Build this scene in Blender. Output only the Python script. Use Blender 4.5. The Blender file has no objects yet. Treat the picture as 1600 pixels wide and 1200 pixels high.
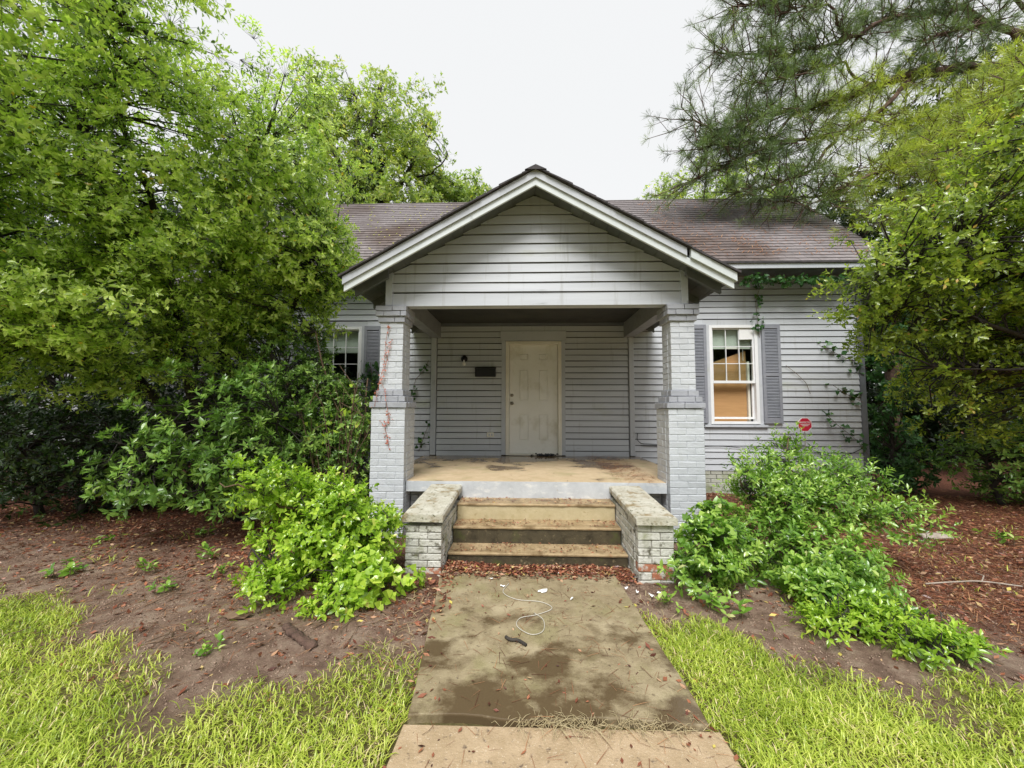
import bpy, math, random
import numpy as np
from mathutils import Vector, Matrix, noise as mnoise

R = math.radians
scene = bpy.context.scene
COL = scene.collection

# ------------------------------------------------------------------ camera
cam_d = bpy.data.cameras.new('camera'); cam = bpy.data.objects.new('camera', cam_d); COL.objects.link(cam)
cam_d.sensor_width = 36; cam_d.lens = 36 * 600 / 1600
cam_d.clip_start = 0.05; cam_d.clip_end = 2000
yaw, pitch, roll = R(1.9), R(3.53), R(0.15)
fw = Vector((-math.sin(yaw) * math.cos(pitch), math.cos(yaw) * math.cos(pitch), math.sin(pitch)))
rt = Vector((math.cos(yaw), math.sin(yaw), 0)); up = rt.cross(fw)
rt2 = rt * math.cos(roll) + up * math.sin(roll); up2 = up * math.cos(roll) - rt * math.sin(roll)
m = Matrix((rt2, up2, -fw)).transposed().to_4x4(); m.translation = Vector((0, 0, 1.49))
cam.matrix_world = m
scene.camera = cam

# ------------------------------------------------------------------ sky, sun, exposure (overcast, raining lightly)
SUN_EL, SUN_AZ = 55, 190        # degrees, azimuth clockwise from +Y: behind the camera
world = bpy.data.worlds.new('World'); scene.world = world; world.use_nodes = True
wn, wl = world.node_tree.nodes, world.node_tree.links
for n in list(wn): wn.remove(n)
wo = wn.new('ShaderNodeOutputWorld'); wb = wn.new('ShaderNodeBackground'); wb.inputs[1].default_value = 0.1
sk = wn.new('ShaderNodeTexSky'); sk.sky_type = 'NISHITA'; sk.sun_disc = False
sk.sun_elevation = R(SUN_EL); sk.sun_rotation = R(SUN_AZ); sk.dust_density = 4; sk.air_density = 1.5
bw = wn.new('ShaderNodeRGBToBW'); mx = wn.new('ShaderNodeMix'); mx.data_type = 'RGBA'
mx.inputs[0].default_value = 0.9; mx.inputs[7].default_value = (3.55, 3.6, 3.65, 1)   # cloud cover over the clear sky
wl.new(sk.outputs[0], bw.inputs[0]); wl.new(bw.outputs[0], mx.inputs[6])
wl.new(mx.outputs[2], wb.inputs[0]); wl.new(wb.outputs[0], wo.inputs[0])
sun_d = bpy.data.lights.new('sun', 'SUN'); sun = bpy.data.objects.new('sun', sun_d); COL.objects.link(sun)
sun_d.energy = 1.5; sun_d.angle = R(28); sun_d.color = (1, 0.985, 0.96)
el, az = R(SUN_EL), R(SUN_AZ)
sd = Vector((math.sin(az) * math.cos(el), math.cos(az) * math.cos(el), math.sin(el)))
sun.rotation_euler = sd.to_track_quat('Z', 'Y').to_euler()
scene.view_settings.view_transform = 'Standard'; scene.view_settings.look = 'None'
scene.view_settings.exposure = 1.42; scene.view_settings.gamma = 1; scene.view_settings.use_curve_mapping = False
scene.render.engine = 'CYCLES'
scene.cycles.max_bounces = 8; scene.cycles.transparent_max_bounces = 8

# ------------------------------------------------------------------ materials
def _mat(name):
    mt = bpy.data.materials.new(name); mt.use_nodes = True
    nt = mt.node_tree; b = nt.nodes['Principled BSDF']
    return mt, nt, b
def _pos(nt, scale=(1, 1, 1)):
    g = nt.nodes.new('ShaderNodeNewGeometry'); mp = nt.nodes.new('ShaderNodeMapping')
    mp.inputs['Scale'].default_value = scale; nt.links.new(g.outputs['Position'], mp.inputs['Vector'])
    return mp.outputs[0]
def _noise(nt, vec, scale, detail=5, rough=0.6):
    n = nt.nodes.new('ShaderNodeTexNoise'); n.inputs['Scale'].default_value = scale
    n.inputs['Detail'].default_value = detail; n.inputs['Roughness'].default_value = rough
    nt.links.new(vec, n.inputs['Vector']); return n.outputs['Fac']
def _ramp(nt, fac, stops):
    r = nt.nodes.new('ShaderNodeValToRGB'); e = r.color_ramp.elements
    while len(e) < len(stops): e.new(0.5)
    for i, (p, c) in enumerate(stops):
        e[i].position = p; e[i].color = (*c, 1) if len(c) == 3 else c
    nt.links.new(fac, r.inputs[0]); return r.outputs[0]
def _mix(nt, fac, a, b, blend='MIX'):
    n = nt.nodes.new('ShaderNodeMix'); n.data_type = 'RGBA'; n.blend_type = blend
    for sock, v in ((n.inputs[0], fac), (n.inputs[6], a), (n.inputs[7], b)):
        if isinstance(v, (int, float)): sock.default_value = v
        elif isinstance(v, tuple): sock.default_value = (*v, 1)
        else: nt.links.new(v, sock)
    return n.outputs[2]
def _bump(nt, b, fac, strength, dist=0.01):
    n = nt.nodes.new('ShaderNodeBump'); n.inputs['Strength'].default_value = strength; n.inputs['Distance'].default_value = dist
    nt.links.new(fac, n.inputs['Height']); nt.links.new(n.outputs[0], b.inputs['Normal'])
def _gray(v): return (v, v, v)

def surf(name, c1, c2, scale=6, rough=0.6, bump=0.3, bscale=80, stretch=(1, 1, 1), objvar=0.0, layers=(), spec=0.5, bdist=0.004, metal=0):
    """paint, wood, concrete: two tones by noise, stain layers (colour, noise scale, lo, hi, stretch), fine relief"""
    mt, nt, b = _mat(name)
    v = _pos(nt, stretch)
    col = _ramp(nt, _noise(nt, v, scale), [(0.3, c1), (0.7, c2)])
    for (lc, ls, lo, hi, st) in layers:
        f = _ramp(nt, _noise(nt, _pos(nt, st), ls, 6), [(lo, _gray(0)), (hi, _gray(1))])
        col = _mix(nt, f, col, lc)
    if objvar:
        oi = nt.nodes.new('ShaderNodeObjectInfo')
        mr = nt.nodes.new('ShaderNodeMapRange'); mr.inputs[3].default_value = 1 - objvar; mr.inputs[4].default_value = 1 + objvar
        nt.links.new(oi.outputs['Random'], mr.inputs[0])
        hs = nt.nodes.new('ShaderNodeHueSaturation'); nt.links.new(mr.outputs[0], hs.inputs['Value']); nt.links.new(col, hs.inputs['Color'])
        col = hs.outputs[0]
    nt.links.new(col, b.inputs['Base Color'])
    b.inputs['Roughness'].default_value = rough; b.inputs['Specular IOR Level'].default_value = spec; b.inputs['Metallic'].default_value = metal
    if bump: _bump(nt, b, _noise(nt, _pos(nt, stretch), bscale, 4), bump, bdist)
    return mt
def leafmat(name, stops, rough=0.35, trans=0.4, spec=0.5, tboost=1.3):
    mt, nt, b = _mat(name)
    at = nt.nodes.new('ShaderNodeAttribute'); at.attribute_name = 'tint'
    col = _ramp(nt, at.outputs['Fac'], stops)
    nt.links.new(col, b.inputs['Base Color'])
    b.inputs['Roughness'].default_value = rough; b.inputs['Specular IOR Level'].default_value = spec
    tr = nt.nodes.new('ShaderNodeBsdfTranslucent')
    tc = _mix(nt, 1.0, col, (tboost * .92, tboost * 1.05, tboost * 0.6), 'MULTIPLY'); nt.links.new(tc, tr.inputs[0])
    ms = nt.nodes.new('ShaderNodeMixShader'); ms.inputs[0].default_value = trans
    nt.links.new(b.outputs[0], ms.inputs[1]); nt.links.new(tr.outputs[0], ms.inputs[2])
    nt.links.new(ms.outputs[0], nt.nodes['Material Output'].inputs[0])
    return mt

ALGAE = ((0.40, 0.42, 0.30), 1.1, 0.60, 0.80, (0.6, 1, 1.8))
M = {}
M['siding'] = surf('siding_paint', (0.475, 0.495, 0.525), (0.55, 0.57, 0.60), 2.5, 0.5, 0.25, 60, (0.25, 1, 4), 0.05,
    layers=(ALGAE, ((0.33, 0.34, 0.34), 5, 0.64, 0.82, (0.6, 1, 3)), ((0.36, 0.365, 0.35), 3, 0.58, 0.8, (4, 1, 0.35)), ((0.24, 0.23, 0.2), 60, 0.73, 0.77, (0.5, 1, 1)), ((0.62, 0.62, 0.6), 40, 0.72, 0.76, (0.3, 1, 1))))
M['sheathing'] = surf('shadow_line_sheathing', (0.03, 0.03, 0.03), (0.06, 0.055, 0.05), 5, 0.9, 0.2, 30)  # darkened so the slots between boards carry painted shadow lines
M['trim'] = surf('grey_trim_paint', (0.44, 0.465, 0.50), (0.52, 0.54, 0.575), 3, 0.5, 0.2, 40, (1, 1, 1), 0.04,
    layers=(((0.25, 0.26, 0.25), 6, 0.62, 0.82, (1, 1, 1)),))
M['rake'] = surf('rake_paint', (0.56, 0.60, 0.60), (0.66, 0.70, 0.70), 3, 0.45, 0.2, 30, (1, 1, 1), 0.02,
    layers=(((0.3, 0.32, 0.30), 9, 0.62, 0.85, (1, 1, 1)),))
M['beam'] = surf('porch_beam_paint', (0.22, 0.23, 0.24), (0.30, 0.31, 0.32), 4, 0.6, 0.2, 40, layers=(((0.12, 0.12, 0.11), 4, 0.55, 0.8, (1, 1, 1)),))
M['dark_trim'] = surf('dark_trim_paint', (0.12, 0.13, 0.145), (0.17, 0.18, 0.2), 3, 0.5, 0.2, 40)
M['soffit'] = surf('shade_dark_soffit', (0.085, 0.095, 0.095), (0.15, 0.16, 0.16), 4, 0.7, 0.3, 30, (1, 1, 1), 0.08,  # grey darkened to put the shade under the roof into the colour
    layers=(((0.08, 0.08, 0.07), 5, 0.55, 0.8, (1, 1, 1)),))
M['brick'] = surf('painted_brick', (0.50, 0.52, 0.55), (0.58, 0.60, 0.63), 7, 0.5, 0.5, 45, (1, 1, 1), 0.045, bdist=0.008,
    layers=(((0.42, 0.43, 0.40), 3, 0.62, 0.82, (1, 1, 1)), ((0.7, 0.7, 0.68), 60, 0.7, 0.75, (1, 1, 1))))
M['mortar'] = surf('painted_mortar', (0.44, 0.46, 0.49), (0.52, 0.54, 0.57), 9, 0.7, 0.5, 60)
M['belt'] = surf('lilac_grey_brick_paint', (0.32, 0.33, 0.365), (0.39, 0.40, 0.435), 7, 0.5, 0.4, 45, (1, 1, 1), 0.05, bdist=0.008,
    layers=(((0.55, 0.55, 0.56), 50, 0.69, 0.73, (1, 1, 1)),))
M['cheek'] = surf('worn_painted_brick', (0.52, 0.51, 0.45), (0.66, 0.65, 0.61), 8, 0.75, 0.8, 50, (1, 1, 1), 0.08, bdist=0.01,
    layers=(((0.10, 0.09, 0.06), 14, 0.54, 0.66, (1, 1, 1)), ((0.24, 0.25, 0.13), 5, 0.52, 0.72, (1, 1, 1)), ((0.5, 0.16, 0.08), 26, 0.70, 0.73, (1, 1, 1))))
M['redbrick'] = surf('bare_red_brick', (0.36, 0.12, 0.06), (0.50, 0.22, 0.13), 30, 0.85, 0.9, 90, (1, 1, 1), 0.1, layers=(((0.55, 0.52, 0.46), 16, 0.47, 0.56, (1, 1, 1)), ((0.12, 0.09, 0.06), 20, 0.6, 0.7, (1, 1, 1))))
M['cheekmortar'] = surf('dirty_mortar', (0.20, 0.18, 0.14), (0.42, 0.40, 0.35), 12, 0.9, 0.8, 60)
M['foundation'] = surf('mossy_painted_brick', (0.36, 0.37, 0.30), (0.45, 0.46, 0.40), 5, 0.7, 0.5, 45, (1, 1, 1), 0.06,
    layers=(((0.20, 0.23, 0.10), 4, 0.5, 0.7, (1, 1, 1)),))
M['white'] = surf('white_window_vinyl', (0.78, 0.79, 0.80), (0.84, 0.85, 0.86), 4, 0.35, 0.0)
M['door'] = surf('door_white_paint', (0.78, 0.77, 0.71), (0.85, 0.84, 0.79), 2.5, 0.45, 0.1, 50, (1, 1, 1), 0,
    layers=(((0.52, 0.49, 0.36), 2.2, 0.5, 0.75, (1, 1, 0.8)), ((0.35, 0.31, 0.22), 50, 0.68, 0.75, (1, 1, 1))))
M['frame'] = surf('door_frame_cream', (0.72, 0.68, 0.57), (0.8, 0.77, 0.68), 6, 0.5, 0.1, 50)
M['shutter'] = surf('shutter_grey_vinyl', (0.22, 0.23, 0.265), (0.28, 0.29, 0.325), 6, 0.5, 0.15, 50, (1, 1, 3))
M['metal'] = surf('aged_nickel', (0.35, 0.32, 0.26), (0.5, 0.47, 0.4), 30, 0.35, 0.1, 100, metal=0.9)
M['black'] = surf('black_metal', (0.006, 0.006, 0.008), (0.012, 0.012, 0.014), 10, 0.45, 0.1, 50)
M['cable'] = surf('black_cable', (0.012, 0.012, 0.013), (0.02, 0.02, 0.02), 10, 0.5, 0)
M['wire'] = surf('old_paint_wire', (0.2, 0.2, 0.2), (0.3, 0.3, 0.3), 10, 0.5, 0)
M['cardboard'] = surf('cardboard', (0.42, 0.235, 0.095), (0.50, 0.285, 0.12), 3, 0.85, 0.15, 30, (1, 1, 12))
M['blind'] = surf('blind_cream', (0.74, 0.74, 0.68), (0.82, 0.82, 0.76), 5, 0.6, 0)
M['paper'] = surf('white_paper', (0.78, 0.78, 0.78), (0.85, 0.85, 0.84), 10, 0.7, 0.2, 60)
M['interior'] = surf('dark_interior', (0.05, 0.048, 0.042), (0.08, 0.075, 0.065), 3, 0.9, 0)
M['ceiling'] = surf('shade_dark_ceiling', (0.035, 0.036, 0.033), (0.06, 0.062, 0.058), 3, 0.7, 0.2, 30, layers=(((0.06, 0.06, 0.05), 2.2, 0.5, 0.75, (1, 1, 1)),))  # base darkened to put porch shade into the ceiling and cut bounce
M['shingle'] = surf('asphalt_shingle', (0.17, 0.148, 0.150), (0.26, 0.230, 0.232), 14, 0.85, 0.8, 300, (1, 1, 1), 0.12, bdist=0.003,
    layers=(((0.085, 0.055, 0.042), 0.45, 0.48, 0.66, (1, 1, 1)), ((0.28, 0.17, 0.10), 9, 0.68, 0.8, (1, 1, 1))))
M['shingle_edge'] = surf('shingle_edge_dark', (0.035, 0.033, 0.035), (0.08, 0.07, 0.072), 20, 0.9, 0.6, 90)
M['bark'] = surf('grey_bark', (0.02, 0.017, 0.014), (0.06, 0.05, 0.04), 9, 0.9, 0.9, 40, (1, 1, 0.35), bdist=0.02)
M['pinebark'] = surf('pine_bark', (0.065, 0.035, 0.025), (0.15, 0.09, 0.065), 10, 0.9, 1.0, 26, (1, 1, 0.35), bdist=0.03)
M['twig'] = surf('brown_twig', (0.10, 0.06, 0.035), (0.2, 0.13, 0.08), 20, 0.85, 0.3, 60)
M['stone'] = surf('pale_stone', (0.30, 0.25, 0.20), (0.45, 0.39, 0.33), 15, 0.85, 0.8, 60, bdist=0.01)
M['string'] = surf('dirty_white_cord', (0.42, 0.39, 0.32), (0.56, 0.53, 0.46), 15, 0.7, 0)
M['signred'] = surf('sign_red', (0.55, 0.012, 0.045), (0.62, 0.02, 0.06), 10, 0.35, 0)
M['signwhite'] = surf('sign_white', (0.8, 0.74, 0.74), (0.84, 0.8, 0.8), 10, 0.4, 0)
M['farhouse'] = surf('pale_far_siding', (0.36, 0.38, 0.39), (0.45, 0.46, 0.47), 2, 0.7, 0)
M['redvine'] = surf('red_vine_stem', (0.28, 0.08, 0.05), (0.42, 0.15, 0.09), 30, 0.7, 0)

# glass
mt, nt, b = _mat('window_glass'); b.inputs['Base Color'].default_value = (0.9, 0.95, 0.93, 1)
tb = nt.nodes.new('ShaderNodeBsdfTransparent'); gb = nt.nodes.new('ShaderNodeBsdfGlossy'); gb.inputs['Roughness'].default_value = 0.03
fr = nt.nodes.new('ShaderNodeFresnel'); fr.inputs[0].default_value = 1.5
ms = nt.nodes.new('ShaderNodeMixShader')
gg = nt.nodes.new('ShaderNodeNewGeometry'); sb_ = nt.nodes.new('ShaderNodeMath'); sb_.operation = 'SUBTRACT'; sb_.inputs[0].default_value = 1; nt.links.new(gg.outputs['Backfacing'], sb_.inputs[1])
ml = nt.nodes.new('ShaderNodeMath'); ml.operation = 'MULTIPLY'; nt.links.new(fr.outputs[0], ml.inputs[0]); nt.links.new(sb_.outputs[0], ml.inputs[1]); nt.links.new(ml.outputs[0], ms.inputs[0])
tb.inputs[0].default_value = (0.86, 0.9, 0.88, 1)
nt.links.new(tb.outputs[0], ms.inputs[1]); nt.links.new(gb.outputs[0], ms.inputs[2]); nt.links.new(ms.outputs[0], nt.nodes['Material Output'].inputs[0])
M['glass'] = mt

# porch floor: tan worn paint with brown damp patches
def wetmat(name, dry1, dry2, wet, vscale, lo, hi, yr=None, bump=0.5, wr=0.12, extra=()):
    mt, nt, b = _mat(name)
    v = _pos(nt)
    col = _ramp(nt, _noise(nt, v, 7, 7, 0.7), [(0.3, dry1), (0.7, dry2)])
    for (lc, ls, l0, l1) in extra:
        col = _mix(nt, _ramp(nt, _noise(nt, _pos(nt), ls, 6), [(l0, _gray(0)), (l1, _gray(1))]), col, lc)
    sp = nt.nodes.new('ShaderNodeSeparateXYZ'); nt.links.new(v, sp.inputs[0])
    n = _noise(nt, _pos(nt, (1, 1.3, 1)), vscale, 9, 0.62)
    if yr:
        mr = nt.nodes.new('ShaderNodeMapRange'); mr.inputs[1].default_value = yr[0]; mr.inputs[2].default_value = yr[1]
        mr.inputs[3].default_value = yr[2]; mr.inputs[4].default_value = yr[3]; nt.links.new(sp.outputs[1], mr.inputs[0])
        ad = nt.nodes.new('ShaderNodeMath'); ad.operation = 'ADD'; nt.links.new(n, ad.inputs[0]); nt.links.new(mr.outputs[0], ad.inputs[1]); n = ad.outputs[0]
    w = _ramp(nt, n, [(lo, _gray(0)), (hi, _gray(1))])
    col = _mix(nt, w, col, wet); nt.links.new(col, b.inputs['Base Color'])
    rr = _ramp(nt, w, [(0, _gray(0.62)), (1, _gray(wr))]); nt.links.new(rr, b.inputs['Roughness'])
    bs = nt.nodes.new('ShaderNodeBump'); bs.inputs['Distance'].default_value = 0.004
    inv = _ramp(nt, w, [(0, _gray(bump)), (1, _gray(bump * 0.1))]); nt.links.new(inv, bs.inputs['Strength'])
    nt.links.new(_noise(nt, _pos(nt), 90, 5), bs.inputs['Height']); nt.links.new(bs.outputs[0], b.inputs['Normal'])
    return mt
M['porchfloor'] = wetmat('porch_floor_paint', (0.50, 0.37, 0.22), (0.62, 0.49, 0.32), (0.20, 0.135, 0.075), 1.4, 0.52, 0.60, (4.6, 6.9, -0.12, 0.14), 0.25, 0.1,
    (((0.40, 0.34, 0.18), 3, 0.5, 0.75), ((0.2, 0.13, 0.07), 30, 0.66, 0.74)))
M['path'] = wetmat('front_path_concrete', (0.19, 0.145, 0.08), (0.36, 0.295, 0.18), (0.11, 0.078, 0.042), 2.6, 0.51, 0.63, (1.9, 3.5, 0.12, -0.14), 0.8, 0.12,
    (((0.24, 0.21, 0.10), 3, 0.5, 0.7), ((0.44, 0.37, 0.24), 1.6, 0.52, 0.68), ((0.10, 0.07, 0.04), 34, 0.60, 0.72), ((0.55, 0.49, 0.37), 90, 0.64, 0.72)))
M['path2'] = wetmat('lower_path_concrete', (0.32, 0.23, 0.13), (0.48, 0.36, 0.23), (0.2, 0.14, 0.09), 4, 0.68, 0.75, None, 1.0, 0.4,
    (((0.10, 0.07, 0.05), 25, 0.6, 0.72), ((0.6, 0.5, 0.37), 110, 0.6, 0.7)))
M['step'] = wetmat('step_tread_concrete', (0.27, 0.19, 0.095), (0.48, 0.36, 0.21), (0.18, 0.12, 0.06), 5, 0.5, 0.66, None, 0.8, 0.4,
    (((0.36, 0.15, 0.08), 8, 0.6, 0.72), ((0.10, 0.07, 0.04), 30, 0.62, 0.74)))
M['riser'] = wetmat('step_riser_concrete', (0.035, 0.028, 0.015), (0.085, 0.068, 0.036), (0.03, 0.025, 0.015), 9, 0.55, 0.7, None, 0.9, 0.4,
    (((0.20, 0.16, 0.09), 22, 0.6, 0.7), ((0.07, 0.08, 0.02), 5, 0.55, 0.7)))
M['upriser'] = wetmat('upper_riser_concrete', (0.40, 0.33, 0.18), (0.54, 0.46, 0.29), (0.34, 0.27, 0.13), 7, 0.6, 0.75, None, 0.8, 0.5,
    (((0.30, 0.22, 0.1), 20, 0.62, 0.74),))
M['fascia'] = surf('slab_edge_paint', (0.44, 0.46, 0.48), (0.55, 0.57, 0.59), 9, 0.6, 0.6, 50, layers=(((0.66, 0.66, 0.64), 14, 0.55, 0.7, (0.5, 1, 1)), ((0.38, 0.34, 0.28), 10, 0.66, 0.75, (1, 1, 1))))
M['cap'] = surf('worn_cap_concrete', (0.42, 0.39, 0.30), (0.60, 0.58, 0.50), 9, 0.7, 0.8, 60, bdist=0.01,
    layers=(((0.26, 0.19, 0.09), 7, 0.52, 0.66, (1, 1, 1)), ((0.14, 0.13, 0.07), 30, 0.57, 0.68, (1, 1, 1))))

# foliage
L1 = [(0.0, (0.03, 0.06, 0.012)), (0.28, (0.11, 0.19, 0.035)), (0.5, (0.42, 0.56, 0.10)), (0.97, (0.72, 0.80, 0.25)), (1.0, (0.7, 0.5, 0.08))]  # steep dark-to-bright step paints shaded gaps and lit leaves into the tints
M['leaf_big'] = leafmat('privet_leaf', L1, 0.22, 0.38, 0.7, tboost=1.7)
M['leaf_ros'] = leafmat('rosette_leaf', [(0.0, (0.05, 0.11, 0.02)), (0.45, (0.17, 0.31, 0.06)), (0.85, (0.38, 0.54, 0.12)), (1.0, (0.5, 0.62, 0.2))], 0.25, 0.3, 0.5, tboost=1.4)
M['leaf_lime'] = leafmat('lime_leaf', [(0.0, (0.09, 0.18, 0.015)), (0.4, (0.29, 0.46, 0.04)), (0.85, (0.54, 0.68, 0.09)), (1.0, (0.68, 0.62, 0.2))], 0.22, 0.35, 0.7, tboost=1.5)
M['leaf_weed'] = leafmat('sapling_leaf', [(0.0, (0.05, 0.12, 0.015)), (0.4, (0.17, 0.33, 0.045)), (0.85, (0.42, 0.58, 0.11)), (1.0, (0.60, 0.62, 0.28))], 0.22, 0.33, 0.7, tboost=1.4)
M['leaf_dark'] = leafmat('shade_dark_leaf', [(0.0, (0.008, 0.02, 0.006)), (0.6, (0.02, 0.05, 0.012)), (1.0, (0.09, 0.16, 0.03))], 0.3, 0.2)  # understorey shade is put into this darkened leaf colour
M['leaf_far'] = leafmat('far_leaf', [(0.0, (0.15, 0.22, 0.08)), (0.4, (0.34, 0.43, 0.11)), (0.75, (0.60, 0.62, 0.14)), (1.0, (0.8, 0.64, 0.12))], 0.5, 0.5, tboost=1.6)
M['leaf_right'] = leafmat('right_leaf', [(0.0, (0.06, 0.10, 0.015)), (0.35, (0.19, 0.27, 0.035)), (0.8, (0.48, 0.58, 0.08)), (1.0, (0.66, 0.42, 0.14))], 0.22, 0.4, 0.7, tboost=1.6)
M['ivy'] = leafmat('ivy_leaf', [(0.0, (0.02, 0.07, 0.02)), (0.7, (0.06, 0.16, 0.04)), (1.0, (0.16, 0.28, 0.06))], 0.4, 0.3)
M['needle'] = leafmat('pine_needle', [(0.0, (0.06, 0.09, 0.05)), (0.5, (0.18, 0.25, 0.09)), (1.0, (0.54, 0.60, 0.08))], 0.3, 0.35, tboost=1.6)
M['grass'] = leafmat('grass_blade', [(0.0, (0.13, 0.20, 0.02)), (0.35, (0.35, 0.45, 0.05)), (0.75, (0.60, 0.66, 0.12)), (0.95, (0.70, 0.69, 0.22)), (1.0, (0.78, 0.62, 0.38))], 0.35, 0.35, tboost=1.4)
M['litter'] = leafmat('dead_leaf', [(0.0, (0.05, 0.018, 0.012)), (0.4, (0.20, 0.065, 0.04)), (0.75, (0.40, 0.155, 0.085)), (0.93, (0.58, 0.38, 0.24)), (1.0, (0.66, 0.55, 0.14))], 0.35, 0.15)
M['straw'] = leafmat('pine_straw', [(0.0, (0.07, 0.025, 0.015)), (0.6, (0.26, 0.10, 0.05)), (1.0, (0.50, 0.27, 0.14))], 0.5, 0.1)
M['drystraw'] = leafmat('dry_grass', [(0.0, (0.35, 0.26, 0.13)), (1.0, (0.66, 0.56, 0.34))], 0.7, 0.2)
M['redleaf'] = leafmat('red_vine_leaf', [(0.0, (0.40, 0.10, 0.08)), (1.0, (0.70, 0.30, 0.22))], 0.5, 0.3)

# ground: attribute 'zone' 0 dirt, 1 mulch ; 'lawn' soil under grass
mt, nt, b = _mat('bare_ground')
za = nt.nodes.new('ShaderNodeAttribute'); za.attribute_name = 'mulch'
ga = nt.nodes.new('ShaderNodeAttribute'); ga.attribute_name = 'lawn'
dirt = _ramp(nt, _noise(nt, _pos(nt), 5, 8, 0.7), [(0.3, (0.13, 0.075, 0.05)), (0.5, (0.30, 0.20, 0.145)), (0.62, (0.42, 0.31, 0.23)), (0.78, (0.22, 0.11, 0.07))])
mul = _ramp(nt, _noise(nt, _pos(nt), 9, 8, 0.8), [(0.3, (0.06, 0.025, 0.016)), (0.5, (0.16, 0.06, 0.034)), (0.7, (0.30, 0.14, 0.08))])
law = _ramp(nt, _noise(nt, _pos(nt), 12, 6, 0.7), [(0.3, (0.11, 0.09, 0.03)), (0.7, (0.25, 0.21, 0.08))])
c = _mix(nt, za.outputs['Fac'], dirt, mul); c = _mix(nt, ga.outputs['Fac'], c, law)
nt.links.new(c, b.inputs['Base Color']); b.inputs['Roughness'].default_value = 0.8; b.inputs['Specular IOR Level'].default_value = 0.3
_bump(nt, b, _noise(nt, _pos(nt), 30, 10, 0.85), 1.0, 0.035)
M['ground'] = mt

# ------------------------------------------------------------------ object helpers
def tag(o, label=None, cat=None, group=None, kind=None):
    if label: o['label'] = label
    if cat: o['category'] = cat
    if group: o['group'] = group
    if kind: o['kind'] = kind
    return o
def empty(name, loc=(0, 0, 0), parent=None):
    o = bpy.data.objects.new(name, None); COL.objects.link(o); o.location = loc; o.parent = parent; o.empty_display_size = 0.1
    return o
def link(name, mesh, parent=None, loc=(0, 0, 0)):
    o = bpy.data.objects.new(name, mesh); COL.objects.link(o); o.parent = parent; o.location = loc
    return o
def pymesh(name, V, F, mat, parent=None, smooth=False, loc=(0, 0, 0)):
    me = bpy.data.meshes.new(name); me.from_pydata([tuple(v) for v in V], [], F); me.materials.append(mat)
    if smooth: me.polygons.foreach_set('use_smooth', [True] * len(me.polygons))
    me.update(); return link(name, me, parent, loc)
BOXF = [(0, 3, 2, 1), (4, 5, 6, 7), (0, 1, 5, 4), (1, 2, 6, 5), (2, 3, 7, 6), (3, 0, 4, 7)]
class MB:
    def __init__(s): s.V = []; s.F = []
    def add(s, V, F):
        n = len(s.V); s.V += [tuple(v) for v in V]; s.F += [tuple(i + n for i in f) for f in F]; return s
    def box(s, x0, x1, y0, y1, z0, z1):
        return s.add([(x0, y0, z0), (x1, y0, z0), (x1, y1, z0), (x0, y1, z0), (x0, y0, z1), (x1, y0, z1), (x1, y1, z1), (x0, y1, z1)], BOXF)
    def hexa(s, P): return s.add(P, BOXF)
    def tube(s, pts, rad, n=8, cap=True):
        pts = [Vector(p) for p in pts]
        if not hasattr(rad, '__len__'): rad = [rad] * len(pts)
        V = []; F = []; t0 = (pts[1] - pts[0]).normalized(); u = t0.orthogonal().normalized()
        for i, p in enumerate(pts):
            t = ((pts[min(i + 1, len(pts) - 1)] - pts[max(i - 1, 0)])).normalized()
            u = (u - t * u.dot(t)).normalized(); w = t.cross(u)
            for k in range(n):
                a = 2 * math.pi * k / n; V.append(p + (u * math.cos(a) + w * math.sin(a)) * rad[i])
        for i in range(len(pts) - 1):
            for k in range(n):
                a = i * n + k; b_ = i * n + (k + 1) % n; F.append((a, b_, b_ + n, a + n))
        if cap: F.append(tuple(range(n - 1, -1, -1))); F.append(tuple(range((len(pts) - 1) * n, len(pts) * n)))
        return s.add(V, F)
    def build(s, name, mat, parent=None, smooth=False, loc=(0, 0, 0)): return pymesh(name, s.V, s.F, mat, parent, smooth, loc)
def bevel(o, w, seg=1):
    md = o.modifiers.new('bevel', 'BEVEL'); md.width = w; md.segments = seg; md.limit_method = 'ANGLE'; return o

def npmesh(name, V, loops, starts, mats, parent=None, tint=None, matidx=None, smooth=False):
    me = bpy.data.meshes.new(name)
    me.vertices.add(len(V)); me.vertices.foreach_set('co', np.asarray(V, dtype=np.float32).ravel())
    me.loops.add(len(loops)); me.loops.foreach_set('vertex_index', np.asarray(loops, dtype=np.int32))
    me.polygons.add(len(starts)); me.polygons.foreach_set('loop_start', np.asarray(starts, dtype=np.int32))
    for m_ in (mats if isinstance(mats, (list, tuple)) else [mats]): me.materials.append(m_)
    if matidx is not None: me.polygons.foreach_set('material_index', np.asarray(matidx, dtype=np.int32))
    if smooth: me.polygons.foreach_set('use_smooth', np.ones(len(starts), dtype=bool))
    if tint is not None:
        a = me.attributes.new('tint', 'FLOAT', 'POINT'); a.data.foreach_set('value', np.asarray(tint, dtype=np.float32))
    me.update(calc_edges=True); me.validate()
    return link(name, me, parent)

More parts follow.
